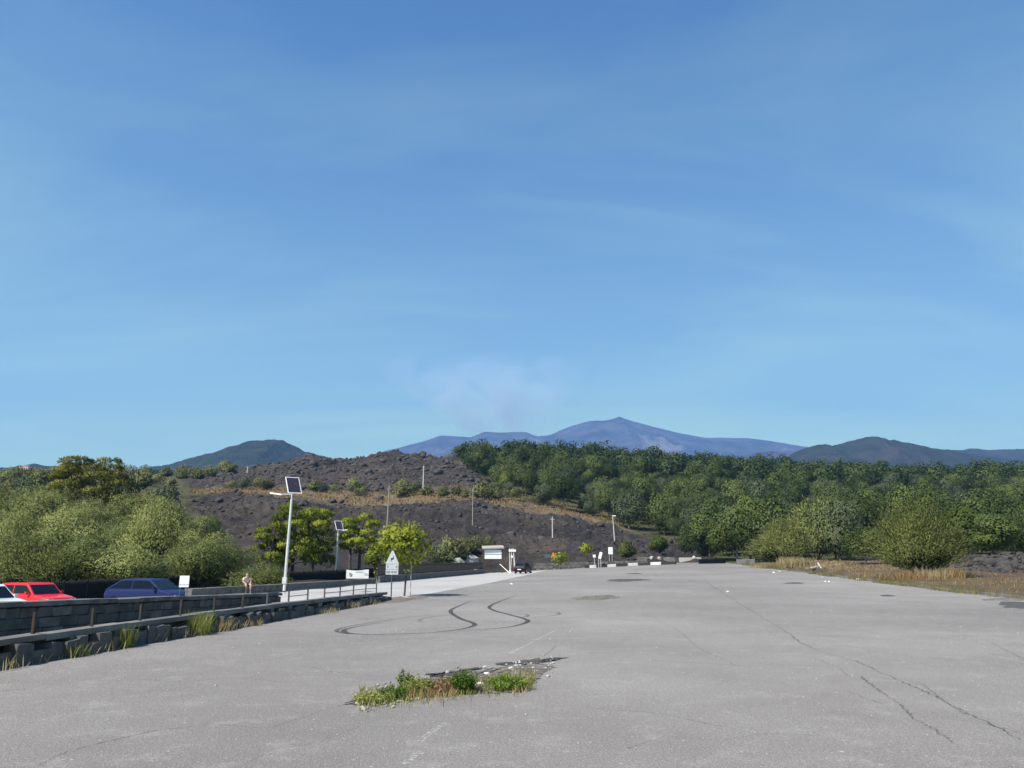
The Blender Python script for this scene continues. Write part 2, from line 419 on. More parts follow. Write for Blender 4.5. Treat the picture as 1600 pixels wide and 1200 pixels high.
# ------------------------------------------------------------------ ground levels
def E(y): return -8.5 + .119 * (np.asarray(y, float) - 12.8)          # left edge of the car park
def K(y): return 23.0 + (np.asarray(y, float) - 35) * .134            # right edge (kerb)
def lot_z(x, y):
    x = np.asarray(x, float); y = np.asarray(y, float)
    r = np.maximum(y - 30, 0); r = np.where(r < 20, r * r / 40, r - 10) + np.where(y > 30, np.minimum(r, 8) * .6, 0)
    s = np.clip(.12 + .033 * x, 0, 1.05)
    return .0163 * r * s + .03 * (fbm(x * .07 + 5, y * .07, 2, 91) - .5) * sst(6, 20, np.hypot(x, y))
def road_z(x, y): return np.minimum(lot_z(x, y), 9) - .55 * (1 - sst(26, 38, y)) * sst(0, 1.2, E(y) - x) + .004
def far_y(x): return 133 - .02 * np.asarray(x, float)
def gp(px, py, up=0.0):
    """pixel -> point on the car park"""
    r = ray(px, py); ks = np.linspace(1, 165, 8000)
    h_ = EYE + r[2] * ks - lot_z(r[0] * ks, r[1] * ks); i = int(np.argmax(h_ <= 0)) if (h_ <= 0).any() else int(np.argmin(h_))
    k = ks[i] if i == 0 or h_[i] > 0 else ks[i - 1] + (ks[i] - ks[i - 1]) * h_[i - 1] / (h_[i - 1] - h_[i])
    return Vector((r[0] * k, r[1] * k, float(lot_z(r[0] * k, r[1] * k)) + up))

# profile of the hillside: per image column, (distance, height) pairs
def zz_(py, d): return zat(py, d)
PROF = [
 (-700, [(8, -.6), (60, -.6), (130, 1), (300, 22), (420, 33), (700, 20), (2500, -2)]),
 (-150, [(8, -.6), (50, -.6), (75, 1.2), (105, 4.5), (160, 9), (350, zz_(756, 350)), (420, 38), (700, 25), (2500, -2)]),
 (0,   [(8, -.6), (52, -.6), (75, 1.3), (105, 4.8), (160, 9.5), (350, zz_(750, 350)), (420, 43), (700, 25), (2500, -2)]),
 (170, [(8, -.6), (55, -.6), (75, 1.2), (105, 4.6), (160, 10), (350, zz_(748, 350)), (430, 45), (700, 25), (2500, -2)]),
 (290, [(8, -.6), (60, -.55), (95, 2.4), (130, zz_(848, 130)), (175, zz_(800, 175)), (215, zz_(774, 215)), (250, zz_(770, 250)), (280, zz_(765, 280)), (400, zz_(742, 400)), (460, 44), (700, 25), (2500, -2)]),
 (380, [(8, -.6), (64, -.5), (100, 1.6), (132, zz_(848, 132)), (170, zz_(805, 170)), (215, zz_(775, 215)), (250, zz_(770, 250)), (285, zz_(758, 285)), (420, zz_(727, 420)), (460, 50), (700, 25), (2500, -2)]),
 (480, [(8, -.6), (70, -.4), (105, 1.6), (132, zz_(850, 132)), (165, zz_(808, 165)), (215, zz_(784, 215)), (250, zz_(774, 250)), (290, zz_(757, 290)), (420, zz_(712, 420)), (470, 55), (700, 25), (2500, -2)]),
 (545, [(8, -.6), (80, -.2), (112, 1.2), (134, zz_(855, 134)), (152, zz_(822, 152)), (215, zz_(792, 215)), (250, zz_(779, 250)), (290, zz_(757, 290)), (420, zz_(715, 420)), (470, 55), (700, 25), (2500, -2)]),
 (600, [(8, -.6), (80, 0), (118, .8), (135, zz_(862, 135)), (150, zz_(828, 150)), (215, zz_(795, 215)), (252, zz_(778, 252)), (290, zz_(757, 290)), (425, zz_(705, 425)), (470, 56), (700, 25), (2500, -2)]),
 (660, [(8, 0), (95, 0), (122, .8), (136, zz_(864, 136)), (152, zz_(836, 152)), (215, zz_(790, 215)), (252, zz_(775, 252)), (290, zz_(756, 290)), (420, zz_(714, 420)), (470, 54), (700, 25), (2500, -2)]),
 (720, [(8, 0), (110, .2), (128, 1), (138, zz_(866, 138)), (155, zz_(842, 155)), (217, zz_(787, 217)), (252, zz_(778, 252)), (290, zz_(760, 290)), (420, zz_(715, 420)), (480, 54), (700, 25), (2500, -2)]),
 (790, [(8, 0), (120, .3), (131, .9), (140, zz_(868, 140)), (160, zz_(846, 160)), (220, zz_(788, 220)), (255, zz_(782, 255)), (300, zz_(768, 300)), (420, zz_(716, 420)), (480, 54), (700, 25), (2500, -2)]),
 (860, [(8, 0), (126, .5), (133, .8), (141, zz_(870, 141)), (170, zz_(848, 170)), (225, zz_(798, 225)), (260, zz_(790, 260)), (300, zz_(775, 300)), (420, zz_(718, 420)), (480, 53), (700, 25), (2500, -2)]),
 (930, [(8, 0), (128, .8), (134, 1.1), (142, zz_(872, 142)), (172, zz_(853, 172)), (215, zz_(822, 215)), (255, zz_(803, 255)), (300, zz_(785, 300)), (420, zz_(722, 420)), (480, 52), (700, 25), (2500, -2)]),
 (1000, [(8, 0), (130, 1.1), (135, 1.4), (145, zz_(872, 145)), (175, zz_(858, 175)), (215, zz_(836, 215)), (300, zz_(795, 300)), (420, zz_(727, 420)), (480, 50), (700, 25), (2500, -2)]),
 (1090, [(8, 0), (132, 1.4), (150, 2.0), (180, 4), (250, 13), (300, zz_(803, 300)), (420, zz_(735, 420)), (480, 48), (700, 25), (2500, -2)]),
 (1200, [(8, 0), (60, .6), (110, 1.5), (150, 2.2), (200, 6), (300, zz_(805, 300)), (420, zz_(743, 420)), (480, 45), (700, 25), (2500, -2)]),
 (1320, [(8, 0), (50, .3), (90, 1.3), (150, 3), (200, 7), (300, zz_(805, 300)), (420, zz_(750, 420)), (480, 43), (700, 25), (2500, -2)]),
 (1450, [(8, 0), (45, .15), (80, 1.1), (150, 3.5), (200, 7), (300, zz_(808, 300)), (420, zz_(756, 420)), (480, 40), (700, 25), (2500, -2)]),
 (1600, [(8, 0), (36, .05), (70, .9), (150, 4), (200, 8), (300, zz_(804, 300)), (420, zz_(748, 420)), (480, 42), (700, 25), (2500, -2)]),
 (1800, [(8, 0), (36, .05), (70, .9), (150, 4), (300, 18), (420, 42), (700, 25), (2500, -2)]),
 (2400, [(8, -.5), (36, 0), (70, .5), (150, 3), (300, 15), (420, 30), (700, 20), (2500, -2)]),
]
_cpx = np.array([p[0] for p in PROF], float)
_dg = np.exp(np.linspace(math.log(6), math.log(2600), 500))
_zg = np.stack([np.interp(np.log(_dg), np.log([q[0] for q in p[1]]), [q[1] for q in p[1]]) for p in PROF])
_g = np.exp(-.5 * (np.arange(-6, 7) / 2.2) ** 2); _g /= _g.sum()
_zg = np.stack([np.convolve(np.pad(r, 6, mode='edge'), _g, 'valid') for r in _zg])
def forest_edge(d): return np.interp(d, [140, 150, 170, 200, 228, 262, 300, 420], [1120, 1100, 1075, 1035, 968, 800, 742, 716])
def cover(x, y):
    """lava, soil, dry, green shares at a place"""
    px = pxof(x, y); n = fbm(x * .045, y * .045, 4, 31) - .5; n2 = fbm(x * .2, y * .2, 3, 35) - .5
    pj = px + n * 130; dj = y + n * 26 + n2 * 8
    fe = forest_edge(y)
    lava = sst(270, 310, pj) * (1 - sst(-15, 20, pj - fe)) * sst(112, 128, y + n2 * 8)
    strip = sst(218, 232, dj) * (1 - sst(262, 282, dj)) * sst(240, 300, pj) * (1 - sst(800, 850, pj))
    slope = sst(210, 226, dj) * (1 - sst(268, 290, dj)) * sst(825, 850, pj) * (1 - sst(985, 1040, pj))
    tops = sst(405, 425, y) * sst(610, 680, pj)
    dry = np.clip(strip * .95 + slope * .8 + sst(.06, .2, n) * lava * .12, 0, 1)
    right = (1 - sst(110, 130, y)) * sst(0, 3, x - K(y))
    rlava = right * sst(66, 72, y) * (1 - sst(98, 112, y)) * sst(1480, 1520, pj)
    dry = np.maximum(dry, right * (1 - rlava) * sst(-.15, .12, n2 + n * .5))
    soil = np.maximum(np.clip(right * (1 - rlava) + slope * .8, 0, 1), sst(.12, .3, n2) * lava * .2)
    green = np.clip((1 - sst(270, 310, pj)) * .9 + sst(-10, 25, pj - fe) * (1 - right) + tops * .6, 0, 1) * sst(100, 120, y + 60 * (px < 600))
    lava = np.maximum(lava * (1 - strip * .9) * (1 - slope * .75), rlava)
    return lava, soil, dry, green
def tz(x, y, rough=True):
    x = np.asarray(x, float); y = np.asarray(y, float)
    px = pxof(x, y); ld = np.log(np.clip(y, 6.05, 2590))
    fi = (ld - math.log(6)) / (math.log(2600) - math.log(6)) * 499; i0 = np.clip(fi.astype(int), 0, 498); fr = fi - i0
    pc = np.clip(px, _cpx[0] + .1, _cpx[-1] - .1); j = np.clip(np.searchsorted(_cpx, pc) - 1, 0, len(_cpx) - 2)
    u = (pc - _cpx[j]) / (_cpx[j + 1] - _cpx[j]); u = u * u * (3 - 2 * u) * .6 + u * .4
    za = _zg[j, i0] * (1 - fr) + _zg[j, i0 + 1] * fr; zb = _zg[j + 1, i0] * (1 - fr) + _zg[j + 1, i0 + 1] * fr
    z = za * (1 - u) + zb * u
    if rough:
        lava = cover(x, y)[0]; sc = np.clip(y / 220, .55, 1.6)
        bs = np.where(px > 1400, .28, 1.0); big = bs * (ridged(x / 19, y / 19, 3, 3) - .55) * 3.6 * sc + bs * (fbm(x / 46, y / 46, 3, 77) - .5) * 4.6 * sst(150, 190, y) - 2.2 * sst(300, 400, y)
        sml = (ridged(x / 5.2 + .6 * vnoise(x / 3, y / 3, 5), y / 5.2, 3, 11) - .55) * 1.8 + (vnoise(x / 1.3, y / 1.3, 19) - .5) * .9
        sml = sml * np.where(px > 1400, .8, 1.0)
        z = z + lava * (big + sml) * np.where(px > 1400, sst(62, 76, y), sst(112, 150, y)) + (1 - lava) * (fbm(x / 9, y / 9, 3, 41) - .5) * .9 * sst(60, 140, y)
    # stay below the car park and the road
    ins = np.minimum(np.minimum(x - (E(y) - 10.2), K(y) + .25 - x), far_y(x) + 1.0 - y)
    s = sst(-2.2, 0, ins); lz = lot_z(x, y)
    base = np.where(x < E(y), np.minimum(road_z(x, y), lz), lz)
    z = z * (1 - s) + np.minimum(z, base - .35) * s
    park = sst(-1.5, 0, np.minimum(np.minimum(E(y) - 9.4 - x, x + 40), 52 - y))
    return z * (1 - park) + np.minimum(z, -.85) * park

def grid_mesh(name, X, Y, Z, mat, smooth=True):
    n, k = X.shape; V = np.stack([X, Y, Z], -1).reshape(-1, 3)
    i = np.arange(n * k).reshape(n, k)
    F = np.stack([i[:-1, :-1], i[:-1, 1:], i[1:, 1:], i[1:, :-1]], -1).reshape(-1, 4)
    return mesh(name, V, F, mat, smooth)

tt = np.concatenate([np.linspace(-1.5, -.74, 40), np.linspace(-.73, .73, 880), np.linspace(.74, 1.5, 40)])
yy = np.concatenate([np.exp(np.linspace(math.log(7), math.log(58), 110)), np.exp(np.linspace(math.log(58.4), math.log(470), 520)), np.exp(np.linspace(math.log(476), math.log(2500), 50))])
Y, T = np.meshgrid(yy, tt, indexing='ij'); X = T * Y
Z = tz(X, Y)
me = grid_mesh('hillside', X, Y, Z, 'terrain', smooth=True)
la, so, dr, gr = cover(X, Y)
attr(me, 'soil', so); attr(me, 'dry', dr); attr(me, 'green', gr)
obj('hillside', me, kind='structure')
gx, gy = np.meshgrid(np.linspace(-9000, 9000, 40), np.linspace(-3000, 10400, 40))
obj('ground', grid_mesh('ground', gx, gy, gx * 0 - 3.2, 'soil_ground'), kind='structure')

# ------------------------------------------------------------------ car park and road
ys = np.concatenate([np.linspace(-24, 60, 100), np.linspace(61, 134, 62)])
U = np.linspace(0, 1, 46)
YY, UU = np.meshgrid(ys, U, indexing='ij')
wob = .12 * (vnoise(YY * .9, YY * 0, 8) - .5)
XX = (E(YY) + .02) * (1 - UU) + (K(YY) + wob) * UU
parking_lot = obj('parking_lot', grid_mesh('parking_lot', XX, YY, lot_z(XX, YY), 'asphalt'), kind='structure')
ys = np.linspace(6, 137, 132); YY, UU = np.meshgrid(ys, np.linspace(0, 1, 14), indexing='ij')
XX = (E(YY) - 10.0) * (1 - UU) + (E(YY) + .02) * UU
obj('road', grid_mesh('road', XX, YY, road_z(XX, YY) - .006, 'road_concrete'), kind='structure')
ys = np.linspace(6, 50, 45); YY, UU = np.meshgrid(ys, np.linspace(0, 1, 12), indexing='ij')
XX = -34 * (1 - UU) + (E(YY) - 10.0) * UU
obj('side_car_park', grid_mesh('side_car_park', XX, YY, XX * 0 - .55, 'asphalt'), kind='structure')

def ribbon(name, pts, widths, mat, parent, up=.004, fade=None, sub=6, jag=0.0):
    """a strip laid on the car park along pixel points"""
    P = [gp(*p) for p in pts]; n = len(P)
    ts = np.linspace(0, n - 1, (n - 1) * sub + 1); out = []; wd = []; fd = []
    for q in ts:
        i = min(int(q), n - 2); f = q - i
        p0, p1, p2, p3 = P[max(i - 1, 0)], P[i], P[i + 1], P[min(i + 2, n - 1)]
        out.append(.5 * ((2 * p1) + (p2 - p0) * f + (2 * p0 - 5 * p1 + 4 * p2 - p3) * f * f + (3 * p1 - p0 - 3 * p2 + p3) * f ** 3) if not jag else p1.lerp(p2, f))
        wd.append(widths[i] * (1 - f) + widths[i + 1] * f); fd.append(1 if fade is None else fade[i] * (1 - f) + fade[i + 1] * f)
    V = []; A = []
    for i, p in enumerate(out):
        d = (out[min(i + 1, len(out) - 1)] - out[max(i - 1, 0)]); s = Vector((-d.y, d.x, 0)).normalized()
        o = Vector((0, 0, 0))
        if jag: o = s * random.uniform(-jag, jag)
        hw = wd[i] / 2 * (random.uniform(.35, 1.5) if jag else 1)
        for sg in (-1, 1):
            q = p + o + s * hw * sg; V.append((q.x, q.y, float(lot_z(q.x, q.y)) + up)); A.append(fd[i])
    F = [(2 * i, 2 * i + 1, 2 * i + 3, 2 * i + 2) for i in range(len(out) - 1)]
    me = mesh(name, V, F, mat); attr(me, 'fade', A)
    return obj(name, me, parent)
tw = .12
for pts, fade in [
  ([(737, 939), (712, 949), (704, 956), (718, 966), (740, 974), (738, 979), (715, 984), (680, 988), (630, 990.5), (580, 991.5), (548, 990), (537, 986), (545, 982), (575, 976), (610, 971)], [.3, .8, 1, 1, 1, .9, .7, .6, .65, .8, .9, 1, .8, .5, .2]),
  ([(806, 931), (780, 940), (765, 948), (772, 954), (798, 961), (822, 968), (822, 973), (800, 979), (765, 983), (715, 985)], [.3, .7, 1, 1, .9, 1, 1, .7, .55, .35]),
  ([(545, 991), (530, 988), (526, 985), (540, 980), (575, 973.5), (615, 968), (655, 963), (690, 960)], [.5, .75, .7, .55, .5, .4, .3, .15]),
  ([(660, 972), (655, 969), (668, 965), (700, 961.5), (750, 960), (800, 959.5), (822, 960.5), (824, 963), (815, 965)], [.3, .4, .4, .35, .3, .4, .55, .6, .5]),
  ([(810, 954.5), (850, 955), (872, 957.5), (872, 960.5), (850, 963.5), (822, 966)], [.2, .4, .55, .5, .4, .3]),
]:
    ribbon('tyre_mark', pts, [tw * (.75 + .5 * f) for f in fade], 'tyre_film', parking_lot, .005, fade, 8)
for pts in ([(797, 1022), (833, 1003), (868, 985)], [(765, 1022), (797, 1019), (815, 1012)], [(655, 1160), (672, 1146), (697, 1130)], [(632, 1195), (640, 1188), (652, 1177)]):
    ribbon('paint_line', pts, [.07] * len(pts), 'paint_film', parking_lot, .004, [.85] * len(pts), 8)
def crack(pts, wd, n=14):
    ribbon('crack', pts, [wd * (.6 + .8 * random.random()) for _ in pts], 'crack_film', parking_lot, .004, [random.uniform(.4, .9) for _ in pts], n, jag=wd * 1.1)
crack([(1203, 972), (1225, 985), (1250, 1003), (1280, 1018), (1305, 1024), (1340, 1034), (1400, 1062), (1440, 1078), (1500, 1108), (1540, 1128), (1600, 1158)], .028)
crack([(1345, 1057), (1370, 1076), (1400, 1096), (1415, 1108), (1430, 1124), (1460, 1140), (1490, 1161)], .024)
crack([(1100, 907), (1120, 920), (1145, 936), (1175, 955), (1203, 972)], .03)
crack([(1235, 1024), (1270, 1028), (1310, 1043), (1325, 1056)], .02)
crack([(915, 1105), (960, 1110), (1010, 1113), (1060, 1121), (1105, 1131), (1150, 1139)], .014)
crack([(1325, 1080), (1352, 1092), (1380, 1100)], .012)
crack([(470, 1040), (520, 1050), (565, 1055), (600, 1058)], .02)
crack([(0, 1081), (20, 1078), (40, 1077)], .03)
crack([(60, 1196), (95, 1178), (150, 1163), (240, 1142), (330, 1132), (420, 1138), (500, 1112), (540, 1100)], .012)
crack([(850, 1024), (862, 1016), (868, 1010)], .02)
crack([(1395, 1060), (1440, 1068), (1475, 1095), (1510, 1118)], .012)
crack([(1530, 1130), (1565, 1137), (1600, 1147)], .015)
crack([(200, 1060), (290, 1066), (360, 1058), (450, 1066)], .012)
crack([(980, 1170), (1040, 1150), (1120, 1158), (1200, 1146), (1290, 1150)], .008)
crack([(1010, 960), (1060, 985), (1090, 1012), (1150, 1040)], .012)
crack([(1440, 960), (1480, 985), (1540, 1000), (1600, 1030)], .016)
crack([(700, 1000), (760, 1008), (800, 1003), (870, 1010)], .012)
crack([(380, 1195), (430, 1170), (500, 1160), (560, 1135)], .008)
for a, b_ in (((880, 1013), (1010, 1017)), ((955, 994), (1090, 996)), ((990, 1030), (1200, 1042))):
    ribbon('seam', [a, ((a[0] + b_[0]) / 2, (a[1] + b_[1]) / 2 + .6), b_], [.05, .07, .05], 'tyre_film', parking_lot, .004, [.12, .3, .1], 10)
def patch(name, px0, px1, py0, py1, mat, seed, up=.006, n=40, rough=.35, skew=0.0):
    r = np.random.default_rng(seed); cx, cy = (px0 + px1) / 2, (py0 + py1) / 2; ph = r.uniform(0, 6.3, 5); V = []
    for j, rad in enumerate((1.0, .6)):
        for i in range(n):
            a = 2 * math.pi * i / n
            q = rad * (1 + rough * (.5 * math.sin(2 * a + ph[0]) + .35 * math.sin(3 * a + ph[1]) + .3 * math.sin(7 * a + ph[2]) + .2 * math.sin(13 * a + ph[3])))
            u = math.cos(a) * q; v_ = math.sin(a) * q
            p = gp(cx + u * (px1 - px0) / 2, min(cy + v_ * (py1 - py0) / 2 + skew * u, 1240)); V.append((p.x, p.y, p.z + up + (.03 if j else 0)))
    p = gp(cx, cy); V.append((p.x, p.y, p.z + up + .035))
    F = [(i, (i + 1) % n, n + (i + 1) % n, n + i) for i in range(n)] + [(n + i, n + (i + 1) % n, 2 * n) for i in range(n)]
    return obj(name, mesh(name, V, F, mat, True), parking_lot)
def poly_patch(name, outline, mat, up=.006, seed=1, lift=1):
    q = np.random.default_rng(seed); pts = []
    n = len(outline)
    for i in range(n):
        a, b_ = outline[i], outline[(i + 1) % n]
        for f in np.linspace(0, 1, 9)[:-1]: pts.append((a[0] + (b_[0] - a[0]) * f + q.normal() * 3.2, a[1] + (b_[1] - a[1]) * f + q.normal() * 1.3))
    P = [gp(*p) for p in pts]; c = sum(P, Vector()) / len(P); m = len(P); V = [(p.x, p.y, p.z + up) for p in P]
    for f, h in ((.82, .018), (.5, .03)): V += [(c.x + (p.x - c.x) * f, c.y + (p.y - c.y) * f, p.z + up + lift * h * q.uniform(.5, 1.2)) for p in P]
    V.append((c.x, c.y, float(lot_z(c.x, c.y)) + up + .03 * lift))
    F = [(k_ * m + i, k_ * m + (i + 1) % m, (k_ + 1) * m + (i + 1) % m, (k_ + 1) * m + i) for k_ in range(2) for i in range(m)] + [(2 * m + i, 2 * m + (i + 1) % m, 3 * m) for i in range(m)]
    return obj(name, mesh(name, V, F, mat, True), parking_lot)
poly_patch('weedy_patch', [(536, 1101), (590, 1102), (640, 1094), (690, 1087), (745, 1084), (800, 1083), (826, 1076), (845, 1056), (868, 1040), (830, 1038), (770, 1044), (720, 1054), (650, 1064), (610, 1082), (570, 1094)], 'dirt_or_shade')
poly_patch('asphalt_or_shade_patch', [(775, 1037), (812, 1033), (850, 1030), (884, 1028), (862, 1033), (820, 1038), (790, 1041)], 'patch_dark', .008, 4, 0)
poly_patch('asphalt_or_shade_patch', [(668, 1055), (705, 1050), (745, 1044), (754, 1046), (712, 1055), (680, 1059)], 'patch_dark', .008, 5, 0)
patch('weedy_patch', 893, 970, 931, 937, 'dirt_or_shade', 5, skew=-2)
patch('asphalt_or_shade_patch', 947, 1012, 904.5, 908.5, 'patch_dark', 6)
patch('asphalt_or_shade_patch', 978, 1005, 895.5, 896.8, 'patch_dark', 7)
patch('asphalt_or_shade_patch', 1228, 1254, 910, 912.4, 'patch_dark', 8)
patch('asphalt_or_shade_patch', 1556, 1640, 941, 950, 'patch_dark', 9)
patch('asphalt_or_shade_patch', 1545, 1640, 933, 939, 'dirt_or_shade', 19)  # shade under the right kerb, painted as a dark strip on the ground
patch('asphalt_or_shade_patch', 1375, 1398, 930, 932, 'patch_dark', 10)
patch('soil_or_shade_patch', 640, 668, 930, 935, 'dirt_or_shade', 11)  # cast shadow beside the street tree, painted as a dark ground patch
patch('soil_or_shade_patch', 560, 640, 934, 944, 'dirt_or_shade', 12, skew=-4)

# ------------------------------------------------------------------ far relief
def relief(name, prof, d, depth, mat, nx=160, ny=40, bump=(0, 1), back=1.0, lumps=None, skew=0.0, margin=0):
    """a ridge whose crest line follows the given pixel outline at distance d, falling to front and back"""
    pxs = np.array([p[0] for p in prof], float); pys = np.array([p[1] for p in prof], float)
    xs = np.array([at(a, b_, d).x for a, b_ in prof]); zs = np.array([at(a, b_, d).z for a, b_ in prof])
    x = np.linspace(xs[0], xs[-1], nx); v = np.linspace(-1, back, ny)
    crest = np.interp(x, xs, zs); g = np.exp(-.5 * (np.arange(-4, 5) / 1.4) ** 2); g /= g.sum()
    crest = .5 * crest + .5 * np.convolve(np.pad(crest, 4, mode='edge'), g, 'valid')
    VV, XX = np.meshgrid(v, x, indexing='ij'); CR = np.broadcast_to(crest, VV.shape)
    YY = d + VV * depth
    fall = np.where(VV < 0, 1 - np.abs(VV) ** 1.35, 1 - (VV / back) ** 1.6 if back > 0 else 1)
    nz = (ridged(XX / bump[1] + 3, YY / bump[1] * .55, 5, 21) - .92) * bump[0] * np.clip(np.abs(VV) * 3.0, .06, 1)
    Z = CR * fall + nz * sst(0, .25, fall)
    if lumps: Z = Z + lumps[0] * (fbm(XX / lumps[1], YY / lumps[1], 3, 55) - .35) * sst(0, .1, fall)
    Z = np.where(fall < .02, -6, Z)
    return obj(name, grid_mesh(name, XX + skew * VV * depth, YY, Z, mat), kind='structure')
relief('volcano', [(380, 760), (520, 728), (610, 704), (660, 690), (690, 681), (725, 682), (737, 683), (757, 674), (785, 676), (822, 675), (838, 682), (858, 680), (885, 668), (910, 660), (925, 657), (944, 657), (958, 654), (966, 650), (975, 654), (1010, 664), (1060, 676), (1100, 683), (1165, 684), (1215, 691), (1265, 697), (1330, 712), (1420, 735), (1520, 770)], 9000, 3800, 'volcano', 420, 120, bump=(520, 1250), back=.25)
relief('ridge', [(1120, 735), (1160, 712), (1185, 706), (1205, 704), (1228, 707), (1250, 712), (1300, 720), (1360, 735)], 5200, 900, 'volcano', 90, 30, bump=(50, 300), back=.5)
relief('wooded_hill', [(90, 752), (200, 738), (262, 728), (300, 718), (335, 708), (365, 698), (395, 690.5), (425, 688), (443, 689), (458, 697), (476, 706), (500, 712), (560, 725), (640, 745)], 2500, 700, 'hill_wood', 520, 110, bump=(26, 160), back=.6, lumps=(11, 26))
relief('wooded_hill', [(1200, 735), (1238, 710), (1262, 701), (1285, 696), (1300, 697), (1325, 691), (1342, 686), (1362, 683.5), (1385, 688), (1420, 694), (1450, 701), (1475, 704), (1520, 712), (1600, 722), (1680, 735)], 2700, 700, 'hill_dark', 560, 110, bump=(24, 160), back=.6, lumps=(13, 28))
relief('ridge', [(1380, 735), (1440, 706), (1480, 703), (1520, 701.5), (1560, 703), (1600, 701.5), (1680, 697), (1800, 705), (1900, 725)], 3900, 900, 'hill_dark', 220, 40, bump=(40, 260), back=.6, lumps=(12, 40))
relief('ridge', [(-150, 736), (-60, 733), (0, 731), (22, 730.5), (38, 727.5), (56, 724.5), (75, 729), (110, 728), (140, 731), (200, 735), (300, 745)], 2000, 420, 'hill_dark', 220, 40, bump=(12, 120), back=.6, lumps=(5, 22))

# ------------------------------------------------------------------ air and smoke
def volume_mat(name, color, density):
    m = bpy.data.materials.new(name); m.use_nodes = True; t = m.node_tree; t.nodes.remove(t.nodes['Principled BSDF'])
    v = t.nodes.new('ShaderNodeVolumePrincipled'); v.inputs['Color'].default_value = (*color, 1); v.inputs['Density'].default_value = density
    v.inputs['Anisotropy'].default_value = 0.0
    t.links.new(v.outputs[0], t.nodes['Material Output'].inputs['Volume']); M[name] = m
    return t, v
volume_mat('haze_air', (.20, .40, .80), .00010)
hb = MB().box(-9300, 9300, -3200, 10700, -7.5, 2650)
obj('haze', hb.mesh('haze', 'haze_air'), kind='stuff')

t, v = volume_mat('smoke', (.90, .96, .995), 0.0); v.inputs['Anisotropy'].default_value = -.45
tc = t.nodes.new('ShaderNodeTexCoord'); geo = NT(t)
sp = t.nodes.new('ShaderNodeSeparateXYZ'); t.links.new(tc.outputs['Generated'], sp.inputs[0])
g = geo
noi = g.noise(.0016, 5, .6, dist=.5)
def bell(o, c, wd):      # 1 - ((o-c)/wd)^2
    a = g.math('DIVIDE', g.math('SUBTRACT', o, c), wd); n = g.math('SUBTRACT', 1.0, g.math('MULTIPLY', a, a)); return g.math('MAXIMUM', n, 0.0)
sx, sy, sz = sp.outputs
wid = g.math('ADD', .12, g.math('MULTIPLY', sz, .42))
cx = g.math('SUBTRACT', .62, g.math('MULTIPLY', sz, .16))
core = g.math('MULTIPLY', bell(sx, cx, wid), bell(sy, .5, .5))
edge = g.math('MULTIPLY', g.rng(sz, 0, .06), g.rng(sz, 1.0, .25))
den = g.math('MULTIPLY', g.math('MULTIPLY', core, edge), g.rng(noi, .38, .72, 0, 1))
t.links.new(g.math('MULTIPLY', den, .009), v.inputs['Density'])
p0 = at(560, 690, 9450); p1 = at(940, 520, 9450)
obj('smoke_plume', MB().box(p0.x, p1.x, 9200, 9900, p0.z - 60, min(p1.z, 2600)).mesh('smoke_plume', 'smoke'), kind='stuff')
# ------------------------------------------------------------------ near left: parapet, stone wall
def edir(): return Vector((.119, 1, 0)).normalized()
ED = edir(); EN = Vector((-ED.y, ED.x, 0))            # along the edge, and to the left of it
EROT = math.atan2(ED.y, ED.x)
def on_edge(y, off=0.0, z=0.0):
    return Vector((float(E(y)), y, 0)) + EN * off + Vector((0, 0, z))
def slab(name, p, q, wd, z0a, z1a, z0b, z1b, mat, parent, jit=0.0):
    """a long block from p to q (plan), wd wide to the left, with its own bottom and top heights at each end"""
    n = EN * wd; V = []
    for P, a, b_ in ((p, z0a, z1a), (q, z0b, z1b)):
        for s in (0, 1):
            for z in (a, b_):
                v = P + n * s; V.append((v.x + random.uniform(-jit, jit), v.y + random.uniform(-jit, jit), z + random.uniform(-jit, jit)))
    F = [(0, 1, 3, 2), (4, 6, 7, 5), (0, 4, 5, 1), (2, 3, 7, 6), (1, 5, 7, 3), (0, 2, 6, 4)]
    return obj(name, mesh(name, V, F, mat), parent)
STONES = []
for s in range(10):
    V, F = subdiv_rock(s + 40, 1, .3); STONES.append((V, F))
def block_mesh(seed, mat):
    """a roughly squared stone, unit size, edges knocked off"""
    r = np.random.default_rng(seed); b = .10
    V = []
    for sx in (-1, 1):
        for sy in (-1, 1):
            for sz in (-1, 1):
                for k_ in range(3):
                    p = [sx * .5, sy * .5, sz * .5]; p[k_] -= (sx, sy, sz)[k_] * b * r.uniform(.4, 1.4)
                    V.append([q + r.uniform(-.03, .03) for q in p])
    import bmesh
    bm = bmesh.new()
    for v in V: bm.verts.new(v)
    bmesh.ops.convex_hull(bm, input=bm.verts[:]); 
    bmesh.ops.dissolve_limit(bm, angle_limit=.05, verts=bm.verts[:], edges=bm.edges[:])
    me = bpy.data.meshes.new('stone'); bm.to_mesh(me); bm.free(); me.materials.append(M[mat]); return me
BL_D = [block_mesh(i, 'lava_stone') for i in range(8)]
BL_W = [block_mesh(20 + i, 'lava_stone_worn') for i in range(6)]
def put(me, name, parent, loc, dims, rz, tilt=0.0):
    o = obj(name, me, parent, loc); o.rotation_euler = (random.uniform(-tilt, tilt), random.uniform(-tilt, tilt), rz); o.scale = dims; return o

